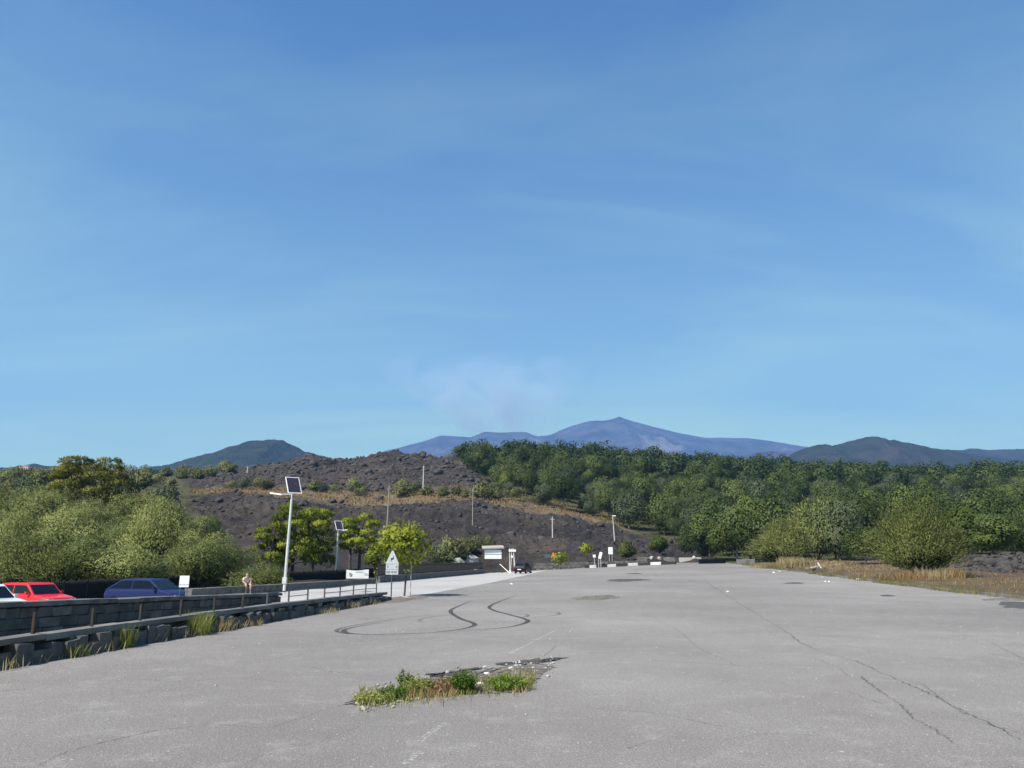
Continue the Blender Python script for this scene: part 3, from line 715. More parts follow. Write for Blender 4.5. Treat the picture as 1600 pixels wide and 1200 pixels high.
Y0, Y1 = 9.0, 36.6
par = thing('parapet', 'long low parapet with concrete coping beam and thin railing along the car park', 'parapet', on_edge(Y0))
inv = Vector(par.location)
def rel(v): return v - inv
def beam_z(y): return float(np.interp(y, [9, 24, 30, 37], [.45, .48, .45, .38]))
def ground_here(y, off=0): p = on_edge(y, off); return float(lot_z(p.x, p.y))
y = Y0; i = 0
while y < Y1 - .2:                                       # coping beam, in cast lengths
    ln = min(random.uniform(2.3, 3.1), Y1 - y); a, b_ = on_edge(y + .008, .02), on_edge(y + ln - .008, .02)
    dz = random.uniform(-.012, .012)
    slab('coping_beam', rel(a), rel(b_), .34 + random.uniform(-.01, .01), beam_z(y) - .11 + dz, beam_z(y) + dz, beam_z(y + ln) - .11 - dz, beam_z(y + ln) - dz, 'concrete', par, .008)
    y += ln
y = Y0 + .35
while y < Y1:                                            # supports under the beam
    wd = random.uniform(.22, .4); h = beam_z(y) - .11
    p = on_edge(y, .17); put(random.choice(BL_W), 'support_block', par, rel(Vector((p.x, p.y, h / 2 - .03))), (.34, wd, h + .05), EROT - math.pi / 2 + random.uniform(-.05, .05))
    y += random.uniform(1.25, 1.75)
for ya, yb in ((9, 24), (24, 30), (30, 36.6)):
    slab('backing_wall', rel(on_edge(ya, .27)), rel(on_edge(yb, .27)), .07, -.65, beam_z(ya) - .03, -.4, beam_z(yb) - .03, 'lava_stone', par)
y = Y0
while y < Y1 + .2:                                       # rubble course at the foot
    wd = random.uniform(.22, .5); h = random.uniform(.22, .40) * (1 if y < 27 else .8)
    p = on_edge(y + wd / 2, random.uniform(-.02, .08)); g = ground_here(y)
    put(random.choice(BL_D), 'stone', par, rel(Vector((p.x, p.y, g + h * .38))), (random.uniform(.2, .34), wd * 1.02, h), EROT - math.pi / 2 + random.uniform(-.15, .15), .12)
    y += wd
posts = []
y = Y0 + .5; sp = 1.62
while y < Y1 + .05:
    p = on_edge(y, .19); zt = .82 + .02 * math.sin(y)
    mb = MB().box(-.022, .022, -.022, .022, beam_z(y) - .02, zt); o = mb.build('rail_post', 'rusty_metal' if y < 24 else 'grey_rail', par, rel(p), EROT + random.uniform(-.06, .06)); o.rotation_euler.x = random.uniform(-.02, .02)
    posts.append((y, p, zt)); y += sp
for (ya, a, za), (yb, b_, zb) in zip(posts[:-1], posts[1:]):
    if ya < 22.5: continue
    mat = 'grey_rail'
    MB().tube(rel(a) + Vector((0, 0, za - .01)), rel(b_) + Vector((0, 0, zb - .01)), .019, n=6).build('top_rail', mat, par)
    if random.random() > .12:
        za2, zb2 = (za + beam_z(ya)) / 2 - .01, (zb + beam_z(yb)) / 2 - .01
        MB().tube(rel(a) + Vector((0, 0, za2)), rel(b_) + Vector((0, 0, zb2)), .013, n=6).build('mid_rail', mat, par)

# masonry wall behind the parapet, on the lower road
W0, W1 = 9.5, 26.9
wall = thing('stone_wall', 'dark lava-stone wall with flat coping just behind the parapet, ending at the railing', 'wall', on_edge(W0, 1.0, -.56))
inv2 = Vector(wall.location)
def wtop(y): return float(np.interp(y, [9, 14.1, 26.9], [1.06, 1.0, .70]))
def z2(z): return z - inv2.z
for ya, yb in ((W0, 14.1), (14.1, W1)):
    a, b_ = on_edge(ya, 1.06) - inv2, on_edge(yb, 1.06) - inv2
    slab('wall_core', Vector((a.x, a.y, 0)), Vector((b_.x, b_.y, 0)), .34, z2(-.58), z2(wtop(ya) - .05), z2(-.58), z2(wtop(yb) - .05), 'mortar', wall)
hc = [.0, .20, .40, .58, .78]
for ci, ht in enumerate([.19, .2, .18, .2, .19]):
    y = W0 + random.uniform(0, .2)
    while y < W1 - .1:
        ln = min(random.uniform(.34, .72), W1 - y)
        top = wtop(y + ln / 2) - .09; zc = top - .02 - sum([.19, .2, .18, .2, .19][:ci]) - ht / 2
        if zc > .22 and ln > .12:
            p = on_edge(y + ln / 2, 1.06 + random.uniform(-.012, .02))
            put(random.choice(BL_D + BL_W[:3]), 'stone', wall, Vector((p.x, p.y, zc)) - inv2, (.16, ln - .018, ht - .014), EROT - math.pi / 2, .02)
        y += ln
y = W0
while y < W1:
    ln = min(random.uniform(.8, 1.3), W1 + .04 - y); a, b_ = on_edge(y + .006, .93) - inv2, on_edge(y + ln - .006, .93) - inv2
    dz = random.uniform(-.008, .008)
    slab('coping_slab', Vector((a.x, a.y, 0)), Vector((b_.x, b_.y, 0)), .58, z2(wtop(y) - .088 + dz), z2(wtop(y) + dz), z2(wtop(y + ln) - .088 + dz), z2(wtop(y + ln) + dz), 'lava_stone_worn', wall, .006)
    y += ln

# low wall at the far side of the road
FOFF = 9.55
lw = thing('low_wall', 'low grey stone wall with pale coping beyond the road, behind the railing', 'wall', on_edge(36, FOFF, 0)); iv = Vector(lw.location)
y = 36.7
while y < 66.5:
    ln = min(2.0, 66.6 - y); a, b_ = on_edge(y + .006, FOFF) - iv, on_edge(y + ln - .006, FOFF) - iv
    t0, t1 = [float(np.interp(q, [36, 47, 66], [.50, .44, .40])) for q in (y, y + ln)]
    slab('wall_section', Vector((a.x, a.y, 0)), Vector((b_.x, b_.y, 0)), .32, -.6, t0 - .08, -.6, t1 - .08, 'lava_stone_worn', lw, .01)
    a, b_ = on_edge(y + .01, FOFF - .04) - iv, on_edge(y + ln - .01, FOFF - .04) - iv
    slab('coping_slab', Vector((a.x, a.y, 0)), Vector((b_.x, b_.y, 0)), .40, t0 - .078, t0, t1 - .078, t1, 'concrete', lw, .008)
    y += ln

# ------------------------------------------------------------------ black fences
def fence(label, pts, h, screen=False, step=.13, kerb=None, bay=2.4):
    """pts: (x, y, zbase) polyline; a steel picket fence, optionally backed with a dark screen"""
    P = [Vector(p) for p in pts]
    f = thing('picket_fence', label, 'fence', P[0]); o = Vector(P[0])
    bays = []
    for a, b_ in zip(P[:-1], P[1:]):
        L = (b_ - a).length; n = max(1, round(L / bay))
        for i in range(n): bays.append((a.lerp(b_, i / n) - o, a.lerp(b_, (i + 1) / n) - o))
    for i, (a, b_) in enumerate(bays):
        MB().box(-.035, .035, -.035, .035, -.3, h + .06).build('fence_post', 'black_metal', f, a)
        d = (b_ - a); L = d.length; u = d / L
        for z, r in ((h - .12, .022), (.14, .022)):
            MB().tube(a + Vector((0, 0, z)), b_ + Vector((0, 0, z)), r, n=4).build('rail', 'black_metal', f)
        mb = MB(); n = int(L / step)
        for k_ in range(n):
            q = a + u * ((k_ + .5) * L / n); hh = h + random.uniform(-.05, .06)
            mb.box(q.x - .028, q.x + .028, q.y - .014, q.y + .014, q.z + .05, q.z + hh)
        mb.build('pickets', 'black_metal', f, kind='stuff')
        if screen:
            s = Vector((-u.y, u.x, 0)) * .05; hs = h - .10
            V = [a + s + Vector((0, 0, -.2)), b_ + s + Vector((0, 0, -.2)), b_ + s + Vector((0, 0, hs)), a + s + Vector((0, 0, hs))]
            MB().prism(V, s, .02).build('dark_screen', 'black_screen', f)
        if kerb:
            nrm = Vector((u.y, -u.x, 0)); V = [a + nrm * .22, b_ + nrm * .22, b_ - nrm * .12, a - nrm * .12]
            V = [Vector((q.x, q.y, q.z - .5 - kerb)) for q in V]
            MB().prism(V, (0, 0, 1), .5 + kerb).build('base_wall', 'lava_stone_worn', f)
    return f
def fp(px, py, d, zb): p = at(px, py, d); return (p.x, p.y, zb)
fence('long black screened fence behind the parked cars and low wall', [fp(-220, 915, 40, -.65), fp(0, 914, 44, -.65), fp(100, 911, 47, -.65), fp(170, 906, 51, -.62), fp(300, 898, 60, -.52), fp(447, 893, 75, -.45), fp(592, 886, 88, -.15)], 1.30, True)
q0 = on_edge(68, FOFF + .25); q1 = on_edge(108, FOFF + .25); q2 = on_edge(126, FOFF + .1)
fence('black picket fence on a low base wall beside the pale road, shrubs behind', [(q0.x, q0.y, .55), (q1.x, q1.y, .62), (q2.x, q2.y, .70)], 1.05, False, .20, kerb=.55, bay=2.9)

# ------------------------------------------------------------------ cars
def quad_inset(q, u0, u1, v0, v1, off):
    a, b_, c, d = q; n = (b_ - a).cross(d - a).normalized()
    f = lambda u, v: a * (1 - u) * (1 - v) + b_ * u * (1 - v) + c * u * v + d * (1 - u) * v
    return [f(u0, v0) + n * off, f(u1, v0) + n * off, f(u1, v1) + n * off, f(u0, v1) + n * off]
def make_car(name, label, loc, head, paint, L=4.1, W=1.7, H=1.45, hood=.98, belt=.92, rake=.75, rear=.35, rearx=.15, boxy=False, roofz=None):
    """x forward; origin on the ground under the middle"""
    c = thing(name, label, 'car', loc, head)
    xf, xr = L / 2, -L / 2; hw = W / 2
    xw = xf - hood; xt = xw - rake; xb = xr + rearx; xbt = xb + rear
    st = [(xr, .42, belt - .16, .86), (xr + .06, .30, belt - .05, .94), (xr + .3, .22, belt, 1), (0, .20, belt + .0, 1), (xw, .20, belt - .0, 1), (xw + .3, .20, belt - .04, 1), (xf - .3, .22, belt - (.13 if not boxy else .09), .97), (xf - .06, .28, belt - (.24 if not boxy else .14), .9), (xf, .36, belt - (.32 if not boxy else .22), .82)]
    V = []; F = []
    for x, zb, zt, k_ in st:
        y = hw * k_; zm = zb + (zt - zb) * .55
        V += [(x, -y * .88, zb), (x, -y, zb + .10), (x, -y, zm), (x, -y * .965, zt - .05), (x, -y * .86, zt), (x, y * .86, zt), (x, y * .965, zt - .05), (x, y, zm), (x, y, zb + .10), (x, y * .88, zb)]
    n = 10
    for i in range(len(st) - 1):
        for j in range(n): F.append((i * n + j, (i + 1) * n + j, (i + 1) * n + (j + 1) % n, i * n + (j + 1) % n))
    F += [tuple(range(n)), tuple(range((len(st) - 1) * n + n - 1, (len(st) - 1) * n - 1, -1))]
    body = obj('body', mesh('body', V, F, paint, False), c)
    bv = body.modifiers.new('soft', 'BEVEL'); bv.width = .025; bv.segments = 2; bv.limit_method = 'ANGLE'; bv.angle_limit = R(18)
    # cabin
    yb, yt = hw * .90, hw * (.74 if not boxy else .80); zb = belt - .012
    def hwid(z): return yb + (yt - yb) * (z - zb) / (H - zb)
    prof = [(xb, zb), (xbt, H - .10), (xbt + .30, H - .03), ((xbt + xt) / 2, H), (xt + .10, H - .035), (xt + .0 + .2, H - .10), (xw, zb)]
    if boxy: prof = [(xb, zb), (xbt, H - .05), (xbt + .25, H - .01), ((xbt + xt) / 2, H), (xt, H - .02), (xt + .12, H - .08), (xw, zb)]
    n = len(prof); V = [(x, -hwid(z), z) for x, z in prof] + [(x, hwid(z), z) for x, z in prof]
    F = [tuple(range(n - 1, -1, -1)), tuple(range(n, 2 * n))] + [(i, i + 1, n + i + 1, n + i) for i in range(n - 1)]
    cab = obj('cabin', mesh('cabin', V, F, paint), c)
    bv = cab.modifiers.new('soft', 'BEVEL'); bv.width = .035; bv.segments = 3; bv.limit_method = 'ANGLE'; bv.angle_limit = R(30)
    def glass(nm, q, u0, u1, v0, v1):
        p = quad_inset(q, u0, u1, v0, v1, .012); nn = (p[1] - p[0]).cross(p[3] - p[0]).normalized()
        return MB().prism([v - nn * .016 for v in p], nn, .018).build(nm, 'car_glass', c)
    def pt(i, s_): return Vector((prof[i][0], s_ * hwid(prof[i][1]), prof[i][1]))
    glass('windscreen', [pt(6, -1), pt(6, 1), pt(5, 1), pt(5, -1)], .06, .94, .05, .96)
    glass('rear_window', [pt(0, 1), pt(0, -1), pt(1, -1), pt(1, 1)], .08, .92, .2, .92)
    top = lambda x: float(np.interp(x, [p_[0] for p_ in prof], [p_[1] for p_ in prof]))
    xm = (xb + xw) / 2 - .06
    for sgn in (-1, 1):
        for x0, x1 in ((xb + .16, xm - .04), (xm + .04, xw - .12)):
            xs_ = np.linspace(x0, x1, 9); z0_ = zb + .06
            low = [(x0, z0_), (x1, z0_)]; up_ = [(float(x), max(z0_ + .01, min(top(float(x)) - .075, H - .10))) for x in xs_[::-1]]
            pts = [Vector((x, sgn * (hwid(z) + .004), z)) for x, z in low + up_]
            if sgn > 0: pts = pts[::-1]
            MB().prism(pts, (0, sgn, .25), .008).build('side_window', 'car_glass', c)
    for sy in (-1, 1):
        for x in (xf - .78, xr + .72):
            wl = MB().tube((0, -.1, 0), (0, .1, 0), .30, n=20).build('wheel', 'tyre', c, (x, sy * (hw - .10), .30))
            MB().tube((0, sy * .085, 0), (0, sy * .108, 0), .19, .17, n=14).build('rim', 'rim', wl)
        zl = st[-2][2] - .10
        MB().prism([Vector((xf - .05, sy * hw * .5, zl - .06)), Vector((xf - .06, sy * hw * .82, zl - .06)), Vector((xf - .11, sy * hw * .86, zl + .07)), Vector((xf - .10, sy * hw * .5, zl + .07))], (1, 0, 0), .07).build('headlight', 'chrome_lamp', c)
        MB().box(xr - .012, xr + .06, min(sy * hw * .62, sy * hw * .86), max(sy * hw * .62, sy * hw * .86), belt - .34, belt - .16).build('tail_light', 'lamp_red', c)
        MB().box(xw - .32, xw - .2, min(sy * hw * .99, sy * hw * 1.13), max(sy * hw * .99, sy * hw * 1.13), belt + .01, belt + .13).build('mirror', paint, c)
    MB().box(xr - .02, xr + .01, -.26, .26, .50, .61).build('licence_plate', 'plate_white', c)
    MB().box(xf - .03, xf + .02, -.26, .26, .38, .48).build('licence_plate', 'plate_white', c)
    MB().box(xf - .16, xf + .035, -hw * .84, hw * .84, .28, .40).build('bumper', paint if not boxy else 'tyre', c)
    MB().box(xr - .03, xr + .14, -hw * .86, hw * .86, .30, .44).build('bumper', paint if not boxy else 'tyre', c)
    return c
def heading(px, ang):        # ang: how far the nose is turned towards the viewer from square-on-right
    return math.radians(-ang)
p = at(233, 940, 41); make_car('parked_car', 'dark blue hatchback parked behind the stone wall, nose to the right', (p.x, p.y, -.55), math.radians(-15), 'car_blue', 4.25, 1.76, 1.46, .92, .93, .85, .75, .05)
p = at(52, 950, 36.5); make_car('parked_car', 'bright red boxy hatchback parked behind the stone wall', (p.x, p.y, -.55), math.radians(-24), 'car_red', 3.7, 1.60, 1.36, .98, .86, .62, .35, .08, True)
p = at(-32, 955, 30.5); make_car('parked_car', 'white hatchback cut off at the left edge of the photo', (p.x, p.y, -.55), math.radians(-18), 'car_white', 3.9, 1.64, 1.47, 1.05, .93, .70, .5, .08)
p = gp(817.5, 896.0); make_car('driving_car', 'small black hatchback seen from behind on the pale road', (p.x, p.y, p.z), math.radians(72), 'car_black', 3.7, 1.68, 1.5, .9, .95, .7, .3, .05)

# ------------------------------------------------------------------ solar lamps
def solar_lamp(label, px, py, d, zb, h, side, pang):
    p = at(px, py, d); s = h / 6.7
    c = thing('solar_lamp', label, 'street lamp', (p.x, p.y, zb), 0)
    mb = MB(); mb.tube((0, 0, -.3), (.10 * s, 0, h * .80), .085 if d < 60 else .105, .065 if d < 60 else .085, 12); o = mb.build('pole', 'galvanised', c, smooth=False)
    MB().tube((.10 * s, 0, h * .80), (.115 * s, 0, h * .93), .045, .04, 10).build('pole_top', 'galvanised', c)
    MB().box(-.11, .11, -.10, .10, .55, .9).build('base_sleeve', 'galvanised', c)
    m = Matrix.Translation((.17, -.05, h * .925)) @ Matrix.Rotation(pang, 4, 'Z') @ Matrix.Rotation(R(52), 4, 'X')
    MB().box(-.40, .40, -.62, .62, -.02, .02, m).build('panel_frame', 'white_paint', c)
    MB().box(-.355, .355, -.575, .575, .021, .028, m).build('solar_cells', 'panel_cell', c)
    MB().box(-.13, .13, -.2, .2, -.09, -.022, m).build('bracket', 'galvanised', c)
    e = Vector((side * .78, -.10, h * .845 + .02)); a = Vector((.11, 0, h * .845))
    MB().tube(a, e, .028, .024, 8).build('arm', 'galvanised', c)
    m2 = Matrix.Translation(e) @ Matrix.Rotation(-side * R(8), 4, 'Y')
    MB().box(-.34, .34, -.13, .13, -.035, .05, m2).build('lamp_head', 'white_sheet', c)
solar_lamp('tall solar street lamp at the end of the stone wall, lamp head on its left', 444, 920, 45, 0.0, 6.55, -1, R(32))
solar_lamp('smaller solar street lamp left of the white banner, lamp head on its right', 523, 909, 84, -.5, 6.55, 1, R(32))

# ------------------------------------------------------------------ warning sign with two plates
p = at(611, 936, 37.3)
c = thing('road_sign', 'faded triangular deer warning sign with two plates at the parapet end', 'road sign', (p.x, p.y, 0), R(9))
MB().tube((0, .03, -.2), (0, .03, 2.2), .03, n=10).build('post', 'grey_rail', c)
tri = MB().prism([Vector((-.31, 0, 1.64)), Vector((.31, 0, 1.64)), Vector((.035, 0, 2.25)), Vector((-.035, 0, 2.25))], (0, 1, 0), .02).build('triangle_plate', 'faded_sign', c)
deer = [(-.06, 1.74), (-.04, 1.74), (-.03, 1.82), (.03, 1.84), (.05, 1.87), (.075, 1.88), (.06, 1.92), (.055, 1.99), (.03, 2.0), (.035, 1.95), (.02, 1.91), (-.04, 1.90), (-.065, 1.92), (-.075, 1.86), (-.055, 1.82)]
MB().prism([Vector((x, -.004, z)) for x, z in deer], (0, 1, 0), .003).build('deer_symbol', 'sign_black', tri)
for z0, z1 in ((1.40, 1.625), (1.15, 1.385)):
    pl = MB().box(-.29, .29, 0, .02, z0, z1).build('plate', 'faded_sign', c)
    zc = (z0 + z1) / 2
    for x, wd in ((-.2, .03), (.2, .035)) if z0 > 1.3 else ((-.17, .09), (.02, .05), (.16, .06)):
        MB().box(x - wd, x + wd, -.004, -.001, zc - .05, zc + .05).build('symbol', 'sign_grey', pl)
# slim stake by the street tree
p = gp(641, 931); tag(MB().tube((0, 0, -.2), (.02, 0, 2.35), .022, .018, 8).build('tree_stake', 'galvanised', None, p), 'thin pale metal stake just right of the street tree trunk', 'stake')

# banner, board
a, b_ = at(541, 897, 81.2), at(576, 897, 81.4)
c = thing('banner', 'long white banner hung on the black fence, left of the deer sign', 'banner', (a.x, a.y, 0)); u = (b_ - a); u.z = 0; L = u.length; u.normalize()
n = 14; V = []; zt, zl = zat(890.5, 81), zat(904, 81)
for i in range(n + 1):
    f = i / n; sag = -.10 * math.sin(math.pi * min(1, f * 1.15)) * (1 if f < .87 else .3)
    q = u * (L * f) + Vector((0, 0, 0)); bw = .012 * math.sin(9 * f)
    V += [(q.x, q.y + bw, zt + sag + .03), (q.x, q.y + bw * .4, zl)]
cl = obj('cloth', mesh('cloth', V, [(2 * i, 2 * i + 1, 2 * i + 3, 2 * i + 2) for i in range(n)], 'white_sheet', False), c)
sd = cl.modifiers.new('t', 'SOLIDIFY'); sd.thickness = .006
for x0, x1, z0, z1 in ((.28, .55, .3, .58), (.9, 1.75, .66, .70), (1.80, 2.2, .42, .47), (1.75, 2.1, .52, .56)):
    q0_, q1_ = u * x0, u * x1
    MB().prism([Vector((q0_.x, q0_.y - .055, zl + z0)), Vector((q1_.x, q1_.y - .055, zl + z0)), Vector((q1_.x, q1_.y - .055, zl + z1)), Vector((q0_.x, q0_.y - .055, zl + z1))], (0, 1, 0), .003).build('print', 'pale_concrete', cl)
for f in (0, 1): MB().tube(u * (L * f) + Vector((0, .06, -.5)), u * (L * f) + Vector((0, .06, zt + .1)), .025, n=6).build('banner_post', 'black_metal', c)
p = at(287, 918, 36.0)
c = thing('notice_board', 'blank white notice board at the nose of the blue car', 'notice board', (p.x, p.y, -.55), R(12))
za, zb = zat(899.5, 36) + .55, zat(917.5, 36) + .55
MB().box(-.205, .205, 0, .03, zb, za).build('panel', 'white_sheet', c)
MB().box(-.205, .205, -.012, -.002, zb + .12, zb + .135).build('seam', 'faded_sign', c)
for x in (-.15, .15): MB().tube((x, .05, 0), (x, .05, za - .05), .02, n=8).build('leg', 'grey_rail', c)

# roofed information board beyond the fence
p = at(771, 882, 128)
c = thing('information_board', 'large roofed information board with white panel behind the picket fence', 'information board', (p.x, p.y, .5), R(10))
S = 128 / 1209
def Zp(py): return zat(py, 128) - .5
MB().box(-14 * S, 12.5 * S, -.05, .02, Zp(873.2), Zp(859)).build('panel', 'white_sheet', c)
MB().box(-14 * S, 12.5 * S, -.065, -.052, Zp(866.5), Zp(865.3)).build('print', 'sign_grey', c)
for x in (-15.5 * S, 13.5 * S): MB().box(x - .12, x + .12, -.1, .12, -.4, Zp(858)).build('post', 'timber_dark', c)
rf = MB().prism([Vector((-17.5 * S, -.3, Zp(858.6))), Vector((15.8 * S, -.3, Zp(857.2))), Vector((15.8 * S, .6, Zp(853.4))), Vector((-17.5 * S, .6, Zp(854.6)))], (0, 0, 1), .18).build('roof', 'timber_roof', c)
# white trestle sign
p = at(801, 895, 122)
c = thing('trestle_sign', 'tall white metal trestle carrying a small board, left of the black car', 'sign', (p.x, p.y, .15), R(5)); S = 122 / 1209
h = zat(857, 122) - .15
for x0, x1 in ((-3.5, -1), (3, 1.2), (-4.5, -4.5), (4.5, 1.0)): MB().tube((x0 * S, 0, -.1), (x1 * S, .05, h), .045, n=6).build('leg', 'white_paint', c)
MB().box(-6.0 * S, 5 * S, -.06, -.01, zat(862, 122) - .15, zat(858.5, 122) - .15).build('board', 'white_sheet', c)
MB().box(-2.8 * S, .4 * S, -.06, -.01, zat(871.5, 122) - .15, zat(868, 122) - .15).build('small_plate', 'white_sheet', c)
# barrier arm
a, b_ = at(781, 881.5, 121), at(797, 895, 118)
c = thing('barrier_arm', 'white barrier arm leaning down to the road beside the fence end', 'barrier', (b_.x, b_.y, 0)); 
MB().tube(Vector((0, 0, b_.z - .1)), a - Vector((b_.x, b_.y, 0)), .06, .045, 8).build('arm', 'white_paint', c)
MB().box(-.14, .14, -.14, .14, -.1, .62).build('pivot_post', 'white_paint', c)
# orange sign and blue panel, and the signs along the painted kerb
p = gp(864.5, 889.5)
S = p.y / 1209
c = thing('works_sign', 'orange triangular works sign with a blue-grey panel beside it', 'road sign', (p.x, p.y, p.z)); g0 = p.z
def ZZ(py): return zat(py, p.y) - g0
MB().tube((0, .04, -.1), (0, .04, ZZ(866)), .035, n=8).build('post', 'white_paint', c)
pl = MB().prism([Vector((-5 * S, 0, ZZ(875.5))), Vector((5.5 * S, 0, ZZ(875.5))), Vector((1.2 * S, 0, ZZ(863.5))), Vector((-.8 * S, 0, ZZ(863.5)))], (0, 1, 0), .03).build('triangle_plate', 'sign_orange', c)
MB().prism([Vector((-1.6 * S, -.012, ZZ(873))), Vector((1.8 * S, -.012, ZZ(873))), Vector((.2 * S, -.012, ZZ(867)))], (0, 1, 0), .008).build('symbol', 'sign_yellow', pl)
MB().box(-13 * S, -4 * S, .1, .14, ZZ(879.5), ZZ(866)).build('panel', 'sign_blue', c)
MB().box(-13 * S, -10.5 * S, .085, .098, ZZ(879), ZZ(875.5)).build('panel_mark', 'sign_orange', c)
for x in (-12, -5): MB().tube((x * S, .16, -.1), (x * S, .16, ZZ(867)), .03, n=6).build('leg', 'grey_rail', c)
def plate_sign(name, label, px, base, top, bot, wd, legs, tilt=0.0):
    p = gp(px, base); S = p.y / 1209; z = lambda q: zat(q, p.y) - p.z
    c = thing(name, label, 'sign', (p.x, p.y, p.z), R(-4))
    m = Matrix.Translation((0, 0, (z(top) + z(bot)) / 2)) @ Matrix.Rotation(tilt, 4, 'Y'); hh = (z(top) - z(bot)) / 2
    MB().box(-wd / 2 * S, wd / 2 * S, -.03, .02, -hh, hh, m).build('plate', 'white_sheet', c)
    for x in legs: MB().tube((x * S, .06, -.1), (x * S * .8, .06, z((top + bot) / 2)), .03, n=6).build('leg', 'white_paint', c)
plate_sign('plate_sign', 'small square white plate right of the second kerb tree', 929, 886.5, 866.5, 871, 4.2, [0])
plate_sign('leaning_sign', 'tilted white sign plate on two thin legs at the painted kerb', 938.5, 886.8, 862.5, 873, 4.2, [-3, 0.5], R(16))
plate_sign('board_sign', 'upright white board on two legs beside the round green bush', 954.5, 884.5, 855, 866, 6.6, [-2.2, 2.6])

# ------------------------------------------------------------------ far kerb, painted black and white
kb = obj('far_kerb', None, kind='structure'); kb.empty_display_size = .3
segs = [(913, 'k'), (921, 'w'), (932, 'k'), (949, 'w'), (963, 'k'), (981, 'w'), (997, 'k'), (1016, 'w'), (1033, 'k'), (1056, 'c')]
def kerb_pt(px):
    py = np.interp(px, [905, 940, 1000, 1060, 1135], [888.2, 886.6, 883.6, 881.6, 880.2]); return gp(px, float(py))
for (a, kd), (b_, _) in zip(segs[:-1], segs[1:]):
    P, Q = kerb_pt(a + .2), kerb_pt(b_ - .2); u = (Q - P); u.z = 0; nrm = Vector((-u.y, u.x, 0)).normalized()
    if nrm.y < 0: nrm = -nrm
    h = .46 + random.uniform(-.04, .04)
    V = [P - Vector((0, 0, .2)), Q - Vector((0, 0, .2)), Q + Vector((0, 0, h)), P + Vector((0, 0, h))]
    o = MB().prism(V, nrm, .35).build('kerb_block', 'kerb_black' if kd == 'k' else 'kerb_white', kb)
    bv = o.modifiers.new('b', 'BEVEL'); bv.width = .04; bv.segments = 1
P, Q = kerb_pt(1092), kerb_pt(1134)
c = thing('kerb_beam', 'long black concrete beam lying at the far end of the car park', 'concrete beam', (P.x, P.y, P.z)); V = [Vector((0, 0, -.1)), Q - P + Vector((0, 0, -.1)), Q - P + Vector((0, 0, .62)), Vector((0, 0, .62))]
MB().prism(V, (.1, 1, 0), .5).build('beam', 'kerb_black', c)
MB().prism([v + Vector((0, -.02, .0)) + Vector((0, 0, .05 if i < 2 else .0)) for i, v in enumerate([V[3], V[2], V[2] + Vector((0, .5, 0)), V[3] + Vector((0, .5, 0))])], (0, 0, 1), .06).build('cap', 'concrete', c)
def lowblock(name, label, cat, px0, px1, pyt, pyb, d, mat, th=.6):
    a, b_ = at(px0, pyb, d), at(px1, pyb, d); zt = zat(pyt, d)
    g = float(tz((a.x + b_.x) / 2, d))
    o = MB().prism([Vector((0, 0, min(0, g - a.z) - .3)), Vector((b_.x - a.x, 0, min(0, g - a.z) - .3)), Vector((b_.x - a.x, 0, zt - a.z)), Vector((0, .06, zt - a.z - .05))], (0, 1, 0), th).build(name, mat, None, a)
    bv = o.modifiers.new('b', 'BEVEL'); bv.width = .05; bv.segments = 1
    return tag(o, label, cat)
lowblock('grey_block', 'grey concrete block behind the painted kerb, right of the round bush', 'concrete block', 996, 1016, 870.5, 880, 137, 'concrete')
lowblock('grey_block', 'grey concrete block with white smears left of the pale rail', 'concrete block', 1038, 1055, 871, 879, 138, 'concrete')
lowblock('pale_rail', 'low pale wall top under the trees at the far end of the car park', 'low wall', 1062, 1096, 871, 876, 140, 'pale_concrete')
lowblock('pale_slab', 'pale slab lying in the grass left of the leafy broom bush', 'slab', 1153, 1180, 873.6, 876, 118, 'concrete', .8)
# stone retaining wall from the black car to the kerb
a, b_ = at(834, 889, 132.6), at(1012, 884, 134.2)
c = thing('retaining_wall', 'rough grey lava-stone retaining wall behind the orange sign and kerb trees', 'wall', (a.x, a.y, 0)); u = b_ - a; L = u.length; u = u / L
MB().prism([Vector((0, .35, -.6)), Vector((u.x * L, u.y * L + .35, -.2)), Vector((u.x * L, u.y * L + .35, zat(875.5, 134))), Vector((0, .35, zat(878.5, 132.6)))], (0, 1, 0), .5).build('wall_core', 'mortar', c)
for r_ in range(4):
    x = random.uniform(0, .4)
    while x < L - .3:
        ln = random.uniform(.5, 1.0); q = a + u * (x + ln / 2) - Vector((a.x, a.y, 0))
        put(random.choice(BL_W + BL_D[:3]), 'stone', c, Vector((q.x, q.y + .28, .15 + r_ * .40 + .55 * x / L)), (ln - .05, .3, .37), 0, .06); x += ln

# ------------------------------------------------------------------ utility poles on the lava
def upole(name, label, px, pt, pb, d, mat='wood_pole', r=.13, lean=0.0, arm=True, lamp=False):
    p = at(px, pb, d); g = float(tz(p.x, p.y)); h = zat(pt, d) - g
    c = thing(name, label, 'utility pole', (p.x, p.y, g - .05))
    tx = lean * d / FPX
    MB().tube((0, 0, -.6), (tx, 0, h), r, r * .68, 8).build('shaft', mat, c)
    if arm: MB().box(tx - .45, tx + .45, -.05, .05, h - .45, h - .36).build('cross_arm', mat, c); MB().tube((tx, 0, h - .02), (tx, 0, h + .2), .05, .04, 6).build('insulator', 'white_paint', c)
    if lamp: MB().box(tx - .1, tx + .65, -.14, .14, h - .05, h + .16).build('lamp_head', 'white_sheet', c)
upole('utility_pole', 'tall brown wooden pole on the lava above the pines', 604.5, 760, 826, 150, r=.17, lean=1.5)
upole('utility_pole', 'slim wooden pole on the lava above the information board', 738.5, 764, 815, 172)
upole('utility_pole', 'slim pale pole low on the lava above the orange sign', 863.5, 808, 852, 168, 'pale_pole')
